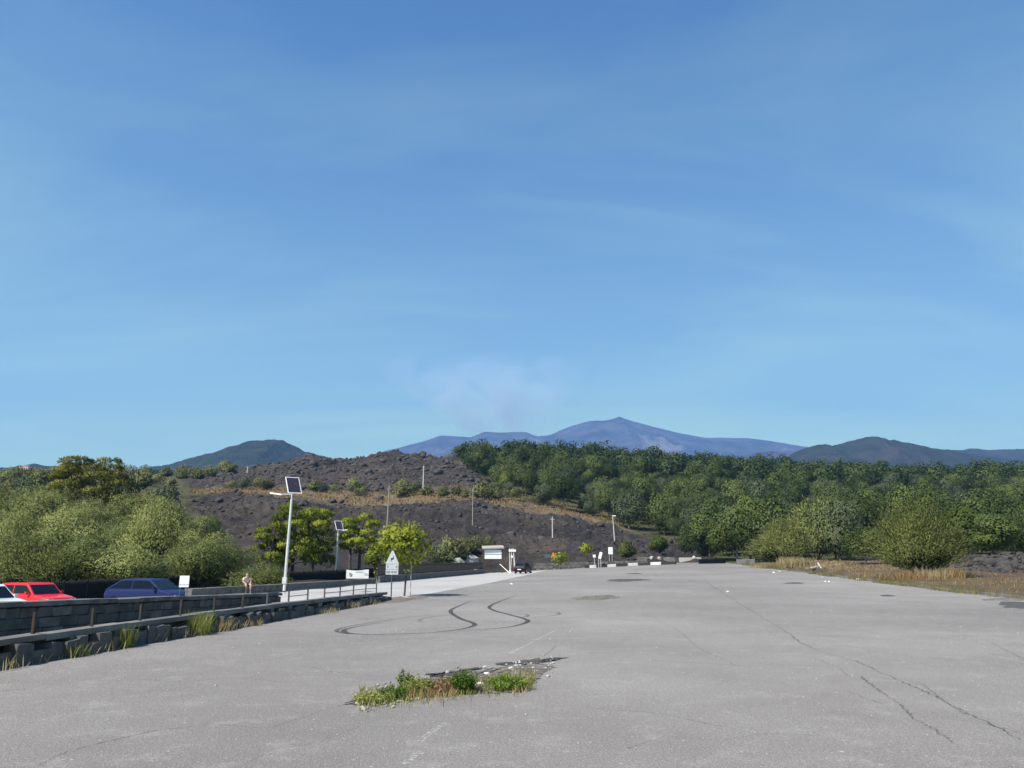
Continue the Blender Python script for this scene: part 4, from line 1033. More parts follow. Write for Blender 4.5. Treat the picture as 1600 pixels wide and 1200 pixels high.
upole('lamp_pole', 'leaning pale pole with a small lamp above the round bush', 961, 806, 846, 170, 'pale_pole', .13, -2.5, False, True)
upole('utility_pole', 'pale pole standing by the dry track high on the lava', 661, 728, 768, 262, 'pale_pole', .22)
upole('utility_pole', 'pale pole among the dark trees of the wood', 850.5, 726, 752, 340, 'pale_pole', .25, .5)
upole('utility_pole', 'small distant pole below the wooded cone, left of the solar lamp', 385.5, 729, 749, 330, 'pale_pole', .25)

# distant house and mast
p = at(39, 731, 1750)
c = thing('distant_house', 'tiny pink house on the far left skyline', 'house', (p.x, p.y, p.z - 4))
MB().box(-10, 10, -5, 5, 0, 6.5).build('wall', 'plaster_pink', c)
MB().prism([Vector((-10.6, -5.6, 6.5)), Vector((-10.6, 5.6, 6.5)), Vector((-10.6, 0, 9.2))], (1, 0, 0), 21.2).build('roof', 'roof_tile', c)
for x in (-6, -1, 5): MB().box(x - .8, x + .8, -5.06, -4.9, 2.4, 4.6).build('window', 'sign_grey', c)
p = at(422, 689, 2500)
c = thing('mast', 'tiny mast on top of the wooded cone', 'mast', (p.x, p.y, p.z - 6))
MB().tube((0, 0, -2), (0, 0, 13), 1.1, .7, 6).build('shaft', 'sign_grey', c); MB().box(-2.2, 2.2, -1, 1, -3, 3.5).build('hut', 'sign_grey', c)
# ------------------------------------------------------------------ foliage builders
def unit(v): return v / np.maximum(np.linalg.norm(v, axis=-1, keepdims=True), 1e-9)
def leafmesh(name, C, A, B, tint, mat, N=None):
    """rhombic leaves: centre C, half length A, half width B"""
    n = len(C)
    if N is not None: B = B * np.where((np.cross(A, B) * N).sum(1, keepdims=True) < 0, -1.0, 1.0)
    V = np.stack([C - A, C - B, C + A, C + B], 1).reshape(-1, 3)
    F = np.arange(4 * n).reshape(n, 4)
    me = mesh(name, V, F, mat); attr(me, 'tint', np.repeat(tint, 4))
    if N is not None: me.normals_split_custom_set_from_vertices(np.repeat(unit(N), 4, 0).tolist())
    return me
def crown_lobes(r, h, w, z0, nl, top=.5):
    """centres and radii of leaf clumps filling a crown h high from z0, w wide"""
    u = unit(r.normal(size=(nl, 3))); q = r.uniform(.35, 1, (nl, 1)) ** .5
    c = u * q * np.array([w * .36, w * .36, h * .36]); c[:, 2] += z0 + h * .5
    rad = r.uniform(.15, .30, nl) * w
    c[:, 2] = np.maximum(c[:, 2], z0 + rad * .5)
    return c, rad
def crown_broad(seed, h, w, z0, nl, n, size, mat, asp=.62, hang=0.0, jit=.45, name='crown'):
    r = np.random.default_rng(seed); c, rad = crown_lobes(r, h, w, z0, nl)
    k = r.choice(nl, n, p=rad ** 2 / (rad ** 2).sum())
    d = r.normal(size=(n, 3)); d[:, 2] += .35; d = unit(d)
    lump = 1 + .22 * np.sin(d[:, 0] * 5 + k) * np.sin(d[:, 1] * 6 + k * 2.1)
    C = c[k] + d * (rad[k] * lump * r.uniform(.80, 1.06, n))[:, None]
    nn = unit(d + jit * r.normal(size=(n, 3)))
    a = unit(np.cross(nn, r.normal(size=(n, 3)))); a[:, 2] -= hang; a = unit(a); b = unit(np.cross(nn, a))
    s = size * r.uniform(.6, 1.35, n)[:, None]
    tint = np.clip(.45 + .22 * r.normal(size=nl)[k] + .16 * r.normal(size=n), 0, 1)
    ctr = np.array([0, 0, z0 + h * .4]); N = .5 * d + .5 * unit((C - ctr) / np.array([w, w, h])) + .13 * r.normal(size=(n, 3))
    return leafmesh(name, C, a * s, b * s * asp, tint, mat, N)
def crown_pine(seed, pads, tufts, mat, L=.34):
    r = np.random.default_rng(seed); P = np.array(pads, float); m = len(P)
    k = r.choice(m, tufts, p=P[:, 3] ** 2 / (P[:, 3] ** 2).sum())
    d = r.normal(size=(tufts, 3)); d[:, 2] = np.abs(d[:, 2]) * r.choice([1, 1, 1, -.5], tufts); d = unit(d)
    c = P[k, :3] + d * np.stack([P[k, 3], P[k, 3], P[k, 4]], 1) * r.uniform(.7, 1.08, (tufts, 1))
    nb = 7; C = np.repeat(c, nb, 0); D = unit(np.repeat(d, nb, 0) * .7 + np.array([0, 0, .55]) + r.normal(size=(tufts * nb, 3)) * .65)
    ll = L * r.uniform(.6, 1.2, (tufts * nb, 1)); A = D * ll * .5; B = unit(np.cross(D, r.normal(size=(tufts * nb, 3)))) * L * .11
    tint = np.repeat(np.clip(.5 + .25 * r.normal(size=m)[k] + .15 * r.normal(size=tufts), 0, 1), nb)
    return leafmesh('crown', C + A, A, B, tint, mat, np.repeat(d, nb, 0) * np.array([.8, .8, 1.0]) + np.array([0, 0, .25]) + .3 * r.normal(size=(tufts * nb, 3)))
def crown_broom(seed, h, w, stems, per, mat, L=.5, wd=.055, up=.55, open_=.0):
    r = np.random.default_rng(seed); th = r.uniform(0, 2 * np.pi, stems); rr = np.sqrt(r.uniform(0, 1, stems))
    tipr = rr * w / 2 * r.uniform(.75, 1.05, stems); tiph = h * (np.sqrt(np.clip(1 - (rr * .93) ** 2.2, 0.02, 1)) * r.uniform(.72, 1.06, stems))
    sec = 1 + .28 * np.sin(th * 3 + seed) * rr; tipr *= sec; tiph *= 1 + .16 * np.sin(th * 4 + 2 * seed)
    f = r.uniform(.30, 1, (stems, per)) ** .8
    rad = tipr[:, None] * (f ** 1.15); z = tiph[:, None] * (f ** .8)
    C = np.stack([np.cos(th)[:, None] * rad, np.sin(th)[:, None] * rad, z], -1).reshape(-1, 3) + r.normal(size=(stems * per, 3)) * .13 * (w / 6)
    D = np.stack([np.cos(th)[:, None] * (tipr[:, None] * .6 + .1) + 0 * f, np.sin(th)[:, None] * (tipr[:, None] * .6 + .1) + 0 * f, up * tiph[:, None] + 0 * f], -1).reshape(-1, 3)
    D = unit(unit(D) + .42 * r.normal(size=D.shape)); n = len(C)
    A = D * (L * r.uniform(.5, 1.2, (n, 1)) * .5); B = unit(np.cross(D, r.normal(size=(n, 3)))) * wd * r.uniform(.6, 1.3, (n, 1))
    tint = np.clip(np.repeat(.5 + .22 * r.normal(size=stems), per) + .13 * r.normal(size=n), 0, 1)
    return leafmesh('foliage', C, A, B, tint, mat, unit(C / np.array([w, w, h * 1.4])) + np.array([0, 0, .12]) + .22 * r.normal(size=C.shape))
def limbs(name, segs, mat):
    mb = MB()
    for p, q, a, b_ in segs: mb.tube(p, q, a, b_, 7)
    return mb.mesh(name, mat)
def tree_trunk(seed, h, r0, w, z0, mat, nb=5, lean=0.0):
    r = np.random.default_rng(seed); mid = Vector((lean * .5 + r.normal() * .06 * h * .3, r.normal() * .05 * h * .3, h * .45)); top = Vector((lean, 0, h * .86))
    s = [(Vector((0, 0, -.5)), mid, r0, r0 * .72), (mid, top, r0 * .72, r0 * .22)]
    for i in range(nb):
        a = r.uniform(0, 6.28); f = r.uniform(.15, .9); p = mid.lerp(top, f * .6) if f > .3 else Vector((0, 0, z0 * .8)).lerp(mid, .8)
        q = Vector((lean * .7 + math.cos(a) * w * .33, math.sin(a) * w * .33, r.uniform(z0 + (h - z0) * .35, z0 + (h - z0) * .8)))
        s.append((p, q, r0 * .4, r0 * .12))
    return limbs('trunk', s, mat)
def gz(x, y): return float(tz(x, y))

# prototypes: (crown mesh, trunk mesh, nominal height, nominal width)
FOREST = []
for i in range(7):
    m_ = ['leaf_forest', 'leaf_forest', 'leaf_forest_grey', 'leaf_forest', 'leaf_forest_yellow', 'leaf_forest', 'leaf_forest_grey'][i]
    h, w_ = [(9, 10.5), (10.5, 9), (8, 9.5), (8.5, 12), (6.5, 7), (12, 8.5), (9, 8.5)][i]
    FOREST.append((crown_broad(100 + i, h * .9, w_, h * .1, [11, 13, 10, 15, 9, 12, 14][i], 5600, .20, m_, jit=.28), tree_trunk(100 + i, h, .2, w_, h * .2, 'bark_pale' if i % 3 == 0 else 'bark'), h, w_))
KIND = {0: 'rounded green broadleaf tree', 1: 'rounded green broadleaf tree', 2: 'grey-green leafy tree', 3: 'wide green broadleaf tree', 4: 'yellow-green leafy tree', 5: 'tall dark green tree', 6: 'grey-green leafy tree'}
def plant(name, label, cat, loc, parts, sc=(1, 1, 1), rz=0.0, group=None):
    c = thing(name, label, cat, loc, rz, group); c.scale = sc
    for nm, me in parts: obj(nm, me, c)
    return c

# ------------------------------------------------------------------ the wood on the right
r = np.random.default_rng(5); cand = []
tries = 0
cell = {}
while tries < 26000:
    tries += 1
    d = math.sqrt(r.uniform(118 ** 2, 445 ** 2)); px = r.uniform(690, 1680)
    if d < 150 and px < 1140 + (150 - d) * 2: continue
    if px < float(forest_edge(d)) + r.uniform(-4, 14): continue
    if d < 150 and r.random() < .45: continue
    x = (px - 800) / FPX / 1.018 * d
    sp = 8.8 if d < 300 else (9.0 if d < 375 else 7.2)
    gx_, gy_ = int(x // sp), int(d // sp); ok = True
    for a in (-1, 0, 1):
        for b_ in (-1, 0, 1):
            for (x2, d2) in cell.get((gx_ + a, gy_ + b_), ()):
                if (x - x2) ** 2 + (d - d2) ** 2 < sp * sp: ok = False
    if not ok: continue
    cell.setdefault((gx_, gy_), []).append((x, d)); cand.append((x, d, px))
cand.sort(key=lambda q: q[1])
near, far = cand[:300], cand[300:]
for x, d, px in near:
    nz = float(vnoise(x / 26, d / 26, 3)); i = int(r.choice(7, p=[.2, .17, .14 + .1 * (nz > .6), .17, .12, .10, .10 - .1 * (nz > .6)]))
    cr_, tr_, h, w_ = FOREST[i]; s = r.choice([r.uniform(.55, .8), r.uniform(.85, 1.15), r.uniform(1.0, 1.35)]) * (1.0 if d > 150 else .75)
    where = 'at the front edge of the wood' if d < 165 else ('in the middle of the wood on the right' if d < 235 else 'high in the wood on the right')
    plant('forest_tree', KIND[i] + ' ' + where, 'tree', (x, d, gz(x, d) - .25), [('crown', cr_), ('trunk', tr_)], (s, s, s * r.uniform(.85, 1.12)), r.uniform(0, 6.28), 'trees of the wood on the right')
# the rest of the wood, too far to tell apart
Cs, As, Bs, Ts, Ns = [], [], [], [], []
for x, d, px in far:
    h = r.uniform(6.5, 12.5); w_ = h * r.uniform(.95, 1.3); c, rad = crown_lobes(r, h * .9, w_, h * .1, 13); n = 600 if d > 300 else 800
    k = r.choice(13, n); dd = r.normal(size=(n, 3)); dd[:, 2] += .4; dd = unit(dd)
    C = c[k] + dd * (rad[k] * r.uniform(.7, 1.1, n))[:, None] + np.array([x, d, gz(x, d) - .2])
    nn = unit(dd + .22 * r.normal(size=(n, 3))); a = unit(np.cross(nn, r.normal(size=(n, 3)))); b_ = np.cross(nn, a)
    s = (.54 if d > 300 else .42) * r.uniform(.6, 1.3, (n, 1)); Ns.append(.5 * dd + .5 * unit(C - np.array([x, d, gz(x, d) + h * .45])) + .12 * r.normal(size=(n, 3)))
    Cs.append(C); As.append(a * s); Bs.append(b_ * s * .65); Ts.append(np.clip(.5 + .30 * r.normal() + .12 * r.normal(size=13)[k] + .08 * r.normal(size=n), 0, 1))
o = obj('far_wood', leafmesh('far_wood', np.concatenate(Cs), np.concatenate(As), np.concatenate(Bs), np.concatenate(Ts), 'leaf_forest', np.concatenate(Ns)), kind='stuff')

# single trees and bushes that stand out on the right
def at_ground(px, d):
    x = tpx(px, 870) * d; return (x, d, gz(x, d) - .1)
def big_broom(name, label, px, d, h, w_, seed, stems=900, per=16, mat='leaf_broom', L=.5, wd=.045):
    c = thing(name, label, 'bush', at_ground(px, d))
    obj('foliage', crown_broom(seed, h, w_, stems, per, mat, L, wd), c)
    s = []; rr = np.random.default_rng(seed)
    for i in range(14):
        a = rr.uniform(0, 6.28); q = rr.uniform(.1, .42); s.append((Vector((math.cos(a) * .15, math.sin(a) * .15, -.3)), Vector((math.cos(a) * w_ * q, math.sin(a) * w_ * q, h * rr.uniform(.4, .75))), .06, .015))
    obj('stems', limbs('stems', s, 'bark'), c); return c
big_broom('broom_bush', 'largest feathery broom bush beside the kerb on the right', 1437, 61, 5.3, 7.6, 11, 3000, 22, L=.30, wd=.024)
big_broom('broom_bush', 'feathery broom bush at the far end of the right kerb', 1226, 98, 5.0, 8.6, 12, 2600, 18, L=.36, wd=.034)
big_broom('broom_bush', 'light green bush behind the smaller broom bush', 1275, 116, 8.5, 10.5, 13, 1000, 16, 'leaf_acacia', .6, .07)
big_broom('round_bush', 'round olive bush behind the painted kerb by the white board', 978, 138, 3.3, 3.9, 14, 500, 12, 'leaf_broom', .4, .05)
def single(label, px, d, h, w_, i, seed, name='broadleaf_tree'):
    cr_, tr_, h0, w0 = FOREST[i]; plant(name, label, 'tree', at_ground(px, d), [('crown', cr_), ('trunk', tr_)], (w_ / w0, w_ / w0, h / h0), seed)
single('grey-green holm oak left of the largest broom bush', 1312, 112, 8.0, 7.5, 2, 1.0)
single('low dark tree just left of the largest broom bush', 1352, 92, 4.2, 5.5, 0, 2.0)
single('dark green tree at the right edge behind the lava rocks', 1552, 104, 5.8, 7.2, 5, 3.0)
single('yellow-green tree right of the largest broom bush', 1512, 118, 6.5, 7.0, 4, 4.0)
single('green tree cut off by the right edge of the photo', 1606, 108, 5.5, 6.5, 3, 5.0)
single('dark tree with bare lower limbs left of the far broom bush', 1152, 142, 9.5, 11, 0, 1.5)
single('dark oak leaning over the far end of the car park', 1108, 150, 8.5, 9.5, 1, 2.5)
single('small yellow-green bush-like tree on the lava edge', 1030, 158, 3.6, 4.4, 4, .5)

# ------------------------------------------------------------------ left: shrub belt and pines
SHR = [crown_broom(200 + i, 5.2, 6.0, 1300, 14, ['leaf_acacia', 'leaf_broom'][i % 2], .32, .032, .5) for i in range(4)]
SHR += [crown_broad(210 + i, 4.2, 6.4, .7, 17, 15000, .105, 'leaf_acacia', .38, .2, .6, 'foliage') for i in range(3)]
STM = limbs('stems', [(Vector((math.cos(a) * .2, math.sin(a) * .2, -.4)), Vector((math.cos(a) * 1.6, math.sin(a) * 1.6, 3.2)), .09, .03) for a in (.3, 1.4, 2.5, 3.6, 4.9, 5.7)], 'bark')
r = np.random.default_rng(9)
belt = []
def lab_of(i, where):
    k_ = ('feathery olive shrub ' if i < 4 else 'fine-leaved grey-green shrub '); n = cnt[(k_, where)] = cnt.get((k_, where), -1) + 1
    return ORD[min(n, 19)] + ' ' + k_ + 'from the left ' + where
for d, tops, step in ((58, [(-120, 812), (0, 815), (120, 835), (190, 830), (260, 822), (330, 838), (400, 866), (425, 885)], 62), (68, [(-120, 785), (0, 790), (100, 800), (200, 796), (280, 800), (340, 825), (380, 855)], 58), (84, [(-120, 760), (0, 765), (100, 776), (210, 780), (290, 783), (330, 805)], 55), (104, [(-120, 745), (0, 752), (60, 756), (200, 768), (270, 772)], 52)):
    px = -110.0
    lim = tops[-1][0]
    while px < lim:
        dd = d + r.uniform(-3, 4); p_ = px + r.uniform(-14, 14); base = at_ground(p_, dd)
        ty = np.interp(p_, [q[0] for q in tops], [q[1] for q in tops]) + 20 + r.uniform(-16, 14)
        belt.append((p_, dd, base, max(zat(float(ty), dd) - base[2], 1.4))); px += step * (60 / d if d > 60 else 1) * r.uniform(.8, 1.15)
belt.sort(key=lambda q: q[0]); cnt = {}
ORD = 'first second third fourth fifth sixth seventh eighth ninth tenth eleventh twelfth thirteenth fourteenth fifteenth sixteenth seventeenth eighteenth nineteenth twentieth'.split()
for p_, dd, base, h in belt:
    i = int(r.choice(7, p=[.1, .12, .1, .12, .19, .19, .18])); s = h / 4.9
    where = 'just behind the fence' if dd < 63 else 'in the middle of the left shrub belt' if dd < 90 else 'at the back of the left shrub belt'
    plant('broom_shrub', lab_of(i, where), 'shrub', base, [('foliage', SHR[i]), ('stems', STM)], (max(s, .85) * 1.02, max(s, .85) * 1.02, s), r.uniform(0, 6.28), 'shrub belt behind the left fence')
def pads_of(seed, w_, h, z0, n):
    q = np.random.default_rng(seed); out = []
    for i in range(n):
        f = (i + .5) / n; z = z0 + (h - z0) * f; rr = w_ * .5 * math.sqrt(max(.05, 1 - (f * 1.02 - .25) ** 2 * 1.25)) * .72; a = i * 2.4 + q.uniform(-.4, .4)
        out.append((math.cos(a) * rr, math.sin(a) * rr, z, w_ * q.uniform(.13, .20), (h - z0) * q.uniform(.06, .11)))
    return out
def pine(label, px, d, h, w_, z0, seed, n=16, tufts=1500, L=.36, lean=0.0, mat='leaf_pine'):
    c = thing('pine_tree', label, 'pine tree', at_ground(px, d))
    P = pads_of(seed, w_, h, z0, n); obj('crown', crown_pine(seed, P, tufts, mat, L), c)
    s = [(Vector((0, 0, -.6)), Vector((.15 * w_ * lean, 0, h * .55)), .2, .14), (Vector((.15 * w_ * lean, 0, h * .55)), Vector((0, 0, h * .93)), .14, .04)]
    for p in P[::2]: s.append((Vector((0, 0, max(z0 * .9, p[2] - 1.4))), Vector(p[:3]), .07, .025))
    obj('trunk', limbs('trunk', s, 'bark'), c)
pb = at_ground(128, 106)
pine('large broad pine rising above the shrubs at the far left', 128, 106, zat(719, 106) - pb[2], 10.2, 3.8, 31, 17, 2600, .40, mat='leaf_pine_dark')
pine('pine crown leaning left of the large broad pine', 96, 108, zat(728, 108) - gz(tpx(96) * 108, 108), 6.5, 4.5, 37, 11, 1300, .42, mat='leaf_pine_dark')
pine('bright green pine right of the tall solar lamp', 458, 82, 7.0, 5.8, 1.4, 32, 16, 1900)
pine('denser green pine beside it, left of the smaller solar lamp', 489, 86, 6.8, 4.6, 1.2, 33, 15, 1700)
pine('low pine left of the tall solar lamp', 425, 80, 5.0, 4.0, 1.0, 34, 11, 1100)
pine('slender-trunked pine above the white banner', 562, 88, 6.6, 5.2, 2.9, 35, 11, 1300)
pine('slim pine right behind the smaller solar lamp', 547, 92, 5.6, 3.2, 2.6, 36, 8, 800)
# ------------------------------------------------------------------ street trees
def street_tree(label, p, h, w_, ch, seed, leaf=.11, n=1500, r0=.055, lean=0.0):
    c = thing('street_tree', label, 'tree', p)
    obj('crown', crown_broad(seed, ch, w_, h - ch, 15, n, leaf, 'leaf_street', .75, .15, .75), c)
    q = np.random.default_rng(seed); s = [(Vector((0, 0, -.2)), Vector((lean, 0, h - ch * .85)), r0, r0 * .8)]
    for i in range(6):
        a = q.uniform(0, 6.28); s.append((Vector((lean, 0, h - ch * .9)), Vector((lean + math.cos(a) * w_ * .3, math.sin(a) * w_ * .3, h - ch * q.uniform(.25, .6))), r0 * .5, r0 * .15))
    obj('trunk', limbs('trunk', s, 'bark'), c)
street_tree('bright green street tree at the road edge beside the deer sign', gp(631.5, 931.5), 3.5, 3.3, 1.65, 51, .105, 1700, .055, .12)
p = at_ground(588, 72); street_tree('smaller yellow-green tree behind the deer sign', (p[0], p[1], -.3), 3.6, 2.3, 2.4, 52, .11, 900)
p = gp(875.5, 890); street_tree('small leaning street tree right of the orange sign', p, 2.6, 3.0, 1.9, 53, .16, 420, .07)
p = gp(918, 887); street_tree('small lollipop street tree at the start of the painted kerb', p, 3.6, 2.7, 1.25, 54, .16, 320, .06)

# ------------------------------------------------------------------ shrubs on and above the lava
SM = [crown_broom(230 + i, 2.6, 3.6, 260, 11, 'leaf_scrub', .4, .07, .5) for i in range(3)] + [crown_broad(240 + i, 2.5, 3.6, .1, 12, 1500, .13, ['leaf_scrub', 'leaf_forest_grey'][i % 2], .5, 0, .7, 'foliage') for i in range(3)]
r = np.random.default_rng(15)
def shrub(label, px, d, s, group=None, i=None):
    b_ = at_ground(px, d); i = int(r.integers(0, 6)) if i is None else i
    c = thing('hill_shrub', label, 'shrub', b_, r.uniform(0, 6.28), group); c.scale = (s, s, s * r.uniform(.8, 1.1)); obj('foliage', SM[i], c)
ORD = 'first second third fourth fifth sixth seventh eighth ninth tenth eleventh twelfth thirteenth fourteenth fifteenth sixteenth seventeenth eighteenth nineteenth twentieth twenty-first'.split()
for i_, (px, d, s) in enumerate(sorted([(352, 258, 1.3), (372, 262, 1.5), (398, 262, 1.7), (412, 264, 1.3), (486, 262, 1.6), (498, 260, 1.3), (552, 258, 1.9), (560, 255, 1.3), (622, 250, 1.7), (634, 252, 2.1), (646, 254, 1.4), (664, 250, 1.5), (690, 248, 1.3), (712, 256, 1.4), (726, 250, 1.1), (752, 250, 2.3), (764, 252, 1.8), (776, 250, 1.4), (690, 262, 1.2), (800, 258, 1.6), (520, 262, 1.2)])):
    shrub(ORD[i_] + ' rounded shrub from the left beside the dry track across the lava', px, d, s, 'shrubs along the lava track')
n_ = 0
while n_ < 120:
    px = r.uniform(-40, 300) if n_ < 105 else r.uniform(270, 360); d = r.uniform(150, 400) if n_ < 105 else r.uniform(330, 400)
    if px > 260 and d < 320: continue
    shrub('scrub bush on the slope behind the left shrub belt' if px < 262 else 'scrub bush below the wooded cone', px, d, r.uniform(1.2, 2.4), 'scrub on the left slope'); n_ += 1
for px, d, s in [(655, 416, 1.6), (668, 418, 1.2), (640, 418, 1.0), (700, 414, 1.6), (612, 422, .8)]:
    shrub('small bush on the crest of the lava ridge', px, d, s, 'bushes on the lava crest')
for px, d, s in [(605, 84, .8), (622, 90, .9), (645, 100, 1.0), (655, 104, .75), (672, 110, .8), (690, 122, 1.4), (704, 127, 1.6), (716, 131, 1.2), (722, 136, 1.0), (735, 137, 1.0), (745, 139, .9), (762, 142, .9)]:
    shrub('pale green shrub behind the picket fence', px, d, s, 'shrubs behind the picket fence')

# ------------------------------------------------------------------ loose lava blocks and pale boulders
r = np.random.default_rng(21); P, S = [], []
N = 60000; d = np.sqrt(r.uniform(128 ** 2, 425 ** 2, N)); px = r.uniform(290, 1100, N); x = (px - 800) / FPX / 1.018 * d
keep = r.random(N) < cover(x, d)[0] ** 1.5; x, d = x[keep][:15000], d[keep][:15000]
s = np.clip(r.lognormal(-1.75, .7, len(x)), .08, 1.3) * np.clip(d / 200, .7, 1.5)
V, F = rocks(np.stack([x, d, tz(x, d) + s * .1], 1), s, .45, .8)
obj('lava_blocks', mesh('lava_blocks', V, F, 'clinker'), kind='stuff')
N = 3500; px = r.uniform(1490, 1660, N); d = r.uniform(66, 108, N); x = (px - 800) / FPX / 1.018 * d
keep = r.random(N) < cover(x, d)[0]; x, d = x[keep], d[keep]; s = np.clip(r.lognormal(-1.9, .6, len(x)), .06, .6)
V, F = rocks(np.stack([x, d, tz(x, d) + s * .15], 1), s, .35, .75)
obj('lava_rubble', mesh('lava_rubble', V, F, 'clinker'), kind='stuff')
for i, (px, d, s, lab) in enumerate([(718, 126, 1.1, 'pale boulder left of the information board, leftmost of three'), (735, 128, 1.4, 'largest pale boulder left of the information board'), (747, 127, .9, 'small pale boulder touching the information board post')]):
    V, F = subdiv_rock(60 + i, 2, .5); b_ = at_ground(px, d); o = obj('boulder', mesh('boulder', np.array(V) * s, F, 'pale_rock'), None, (b_[0], b_[1], b_[2] + s * .9 + .6)); tag(o, lab, 'boulder')
    o.location.z = b_[2] + s * .45
for i, (px, py, d, s) in enumerate([(1018, 874, 139, .6), (1030, 874, 139.5, .55), (1043, 873, 140, .5), (1072, 872.5, 143, .6), (1084, 872, 143, .55)]):
    V, F = subdiv_rock(70 + i, 1, .5); b_ = at_ground(px, d); o = obj('pale_stone', mesh('pale_stone', np.array(V) * s, F, 'pale_rock'), None, (b_[0], b_[1], max(b_[2] + s * .3, zat(py + 3, d)))); tag(o, 'whitish stone on the bank behind the painted kerb', 'stone', 'whitish stones behind the kerb')

# ------------------------------------------------------------------ grasses
def blades(name, P, H, wd, mat, lean=.35, seed=1):
    q = np.random.default_rng(seed); n = len(P); P = np.asarray(P, float); a = q.uniform(0, 6.28, n); b_ = q.uniform(0, 6.28, n)
    T_ = P + np.stack([np.cos(a) * lean * H * q.uniform(.1, 1, n), np.sin(a) * lean * H * q.uniform(.1, 1, n), H], 1)
    s = np.stack([np.cos(b_), np.sin(b_), b_ * 0], 1) * (wd * q.uniform(.6, 1.4, n))[:, None]
    M_ = P * .45 + T_ * .55 + np.array([0, 0, 1]) * (H * .08)[:, None]
    V = np.stack([P - s, P + s, M_ + s * .8, T_, M_ - s * .8], 1).reshape(-1, 3)
    i = np.arange(n)[:, None] * 5; F = np.concatenate([i + np.array([[0, 1, 2, 4]])], 0); F2 = i + np.array([[4, 2, 3, 3]])
    me = bpy.data.meshes.new(name)
    me.from_pydata(V.tolist(), [], F.tolist() + F2[:, :3].tolist()) if n < 30000 else None
    me.materials.append(M[mat]); attr(me, 'tint', np.repeat(q.uniform(0, 1, n), 5)); return me
r = np.random.default_rng(33)
def strip(n, y0, y1, o0, o1, clump=.25):
    y = y0 + (y1 - y0) * r.random(n * 4); off = o0 + (o1 - o0) * r.random(n * 4); x = K(y) + off
    k = r.random(n * 4) < sst(.38, .62, fbm(x / 1.6, y / 2.2, 3, 61)) ** 1.2
    x, y = x[k][:n], y[k][:n]; return x, y
x, y = strip(5200, 33, 112, .25, 11); Hh = r.uniform(.12, .45, len(x)) * np.clip(y / 60, .7, 1.5)
obj('dry_grass', blades('dry_grass', np.stack([x, y, tz(x, y) - .03], 1), Hh * .55, .012 * np.clip(y / 45, .8, 2.2), 'grass_dry', .6, 2), kind='stuff')
x, y = strip(2200, 33, 112, 1.5, 12); obj('rust_grass', blades('rust_grass', np.stack([x, y, tz(x, y) - .03], 1), r.uniform(.1, .32, len(x)), .014 * np.clip(y / 45, .8, 2.2), 'grass_rust', .5, 3), kind='stuff')
x, y = strip(11000, 33, 130, -.5, .95); z = np.where(x < K(y), lot_z(x, y), np.maximum(tz(x, y), lot_z(x, y) - .05))
obj('kerb_weeds', blades('kerb_weeds', np.stack([x, y, z], 1), r.uniform(.07, .28, len(x)), .012 * np.clip(y / 45, .8, 2.2), 'grass_verge', .7, 4), kind='stuff')
def tuft(name, label, px, d, n, rad, h, mat, cat='grass', wd=.012, lean=.5, p=None, seed=5, group=None):
    b_ = p if p is not None else Vector(at_ground(px, d)); a = r.uniform(0, 6.28, n); q = rad * np.sqrt(r.random(n))
    P = np.stack([np.cos(a) * q, np.sin(a) * q, q * 0 - .02], 1)
    return tag(obj(name, blades(name, P, h * r.uniform(.45, 1.05, n), wd, mat, lean, seed), None, b_), label, cat, group)
for i, (px, d, n, rad, h) in enumerate([(1192, 95, 500, 1.3, 1.2), (1212, 94, 700, 1.6, 1.3), (1236, 93, 700, 1.6, 1.4), (1258, 91, 500, 1.2, 1.1), (1290, 84, 400, 1.5, .8)]):
    tuft('golden_grass', 'tall golden dry grass at the foot of the far broom bush', px, d, n, rad, h, 'grass_dry', wd=.022, seed=40 + i, group='golden grass by the far broom bush')
for i, (px, d, n, rad, h) in enumerate([(1385, 60, 350, .9, .7), (1420, 58, 500, 1.2, .8), (1455, 58, 500, 1.2, .9), (1482, 58, 400, 1.0, .9), (1500, 60, 300, .9, .7)]):
    tuft('dry_grass_clump', 'rusty dry grass under the largest broom bush', px, d, n, rad, h, ['grass_dry', 'grass_rust'][i % 2], wd=.014, seed=50 + i, group='dry grass under the largest broom bush')
# dry growth along the lava track
N = 9000; px = r.uniform(290, 980, N); d = r.uniform(222, 285, N); x = (px - 800) / FPX / 1.018 * d; k = r.random(N) < cover(x, d)[2] * .8; x, d = x[k], d[k]
obj('track_grass', blades('track_grass', np.stack([x, d, tz(x, d) - .1], 1), r.uniform(.3, 1.0, len(x)), .14, 'grass_rust', .5, 7), kind='stuff')
# foot of the parapet
y = r.uniform(10, 36, 5200); off = r.normal(-.10, .13, 5200); x = E(y) - off * .993 - .0; k = r.random(5200) < sst(.42, .66, fbm(y / 1.3, y * 0 + 3, 3, 67)) * np.where(y > 24, 1, .55); x, y = x[k], y[k]
obj('parapet_grass', blades('parapet_grass', np.stack([x, y, lot_z(x, y) - .01], 1), r.uniform(.05, .28, len(x)), .009, 'grass_dry', .8, 8), kind='stuff')
def edge_tuft(px, py, n, rad, h, mat, lab, name='weed_clump', cat='weed', lean=.7, wd=.006):
    p = gp(px, py); p.x = max(p.x, float(E(p.y)) + .08); p.z = float(lot_z(p.x, p.y)); tuft(name, lab, 0, 0, n, rad, h, mat, cat, wd, lean, p, int(px))
edge_tuft(268, 992, 420, .32, .62, 'grass_green', 'bushy yellow-green weed at the foot of the parapet, tallest there')
edge_tuft(297, 986, 260, .35, .38, 'grass_dry', 'straw-coloured weed right of the tall parapet weed', lean=.9)
edge_tuft(150, 1012, 240, .22, .50, 'grass_green', 'thin upright weed at the parapet foot below the red car', lean=.5)
edge_tuft(88, 1026, 220, .25, .30, 'grass_green', 'small green weed at the parapet foot near the left edge', lean=.9)
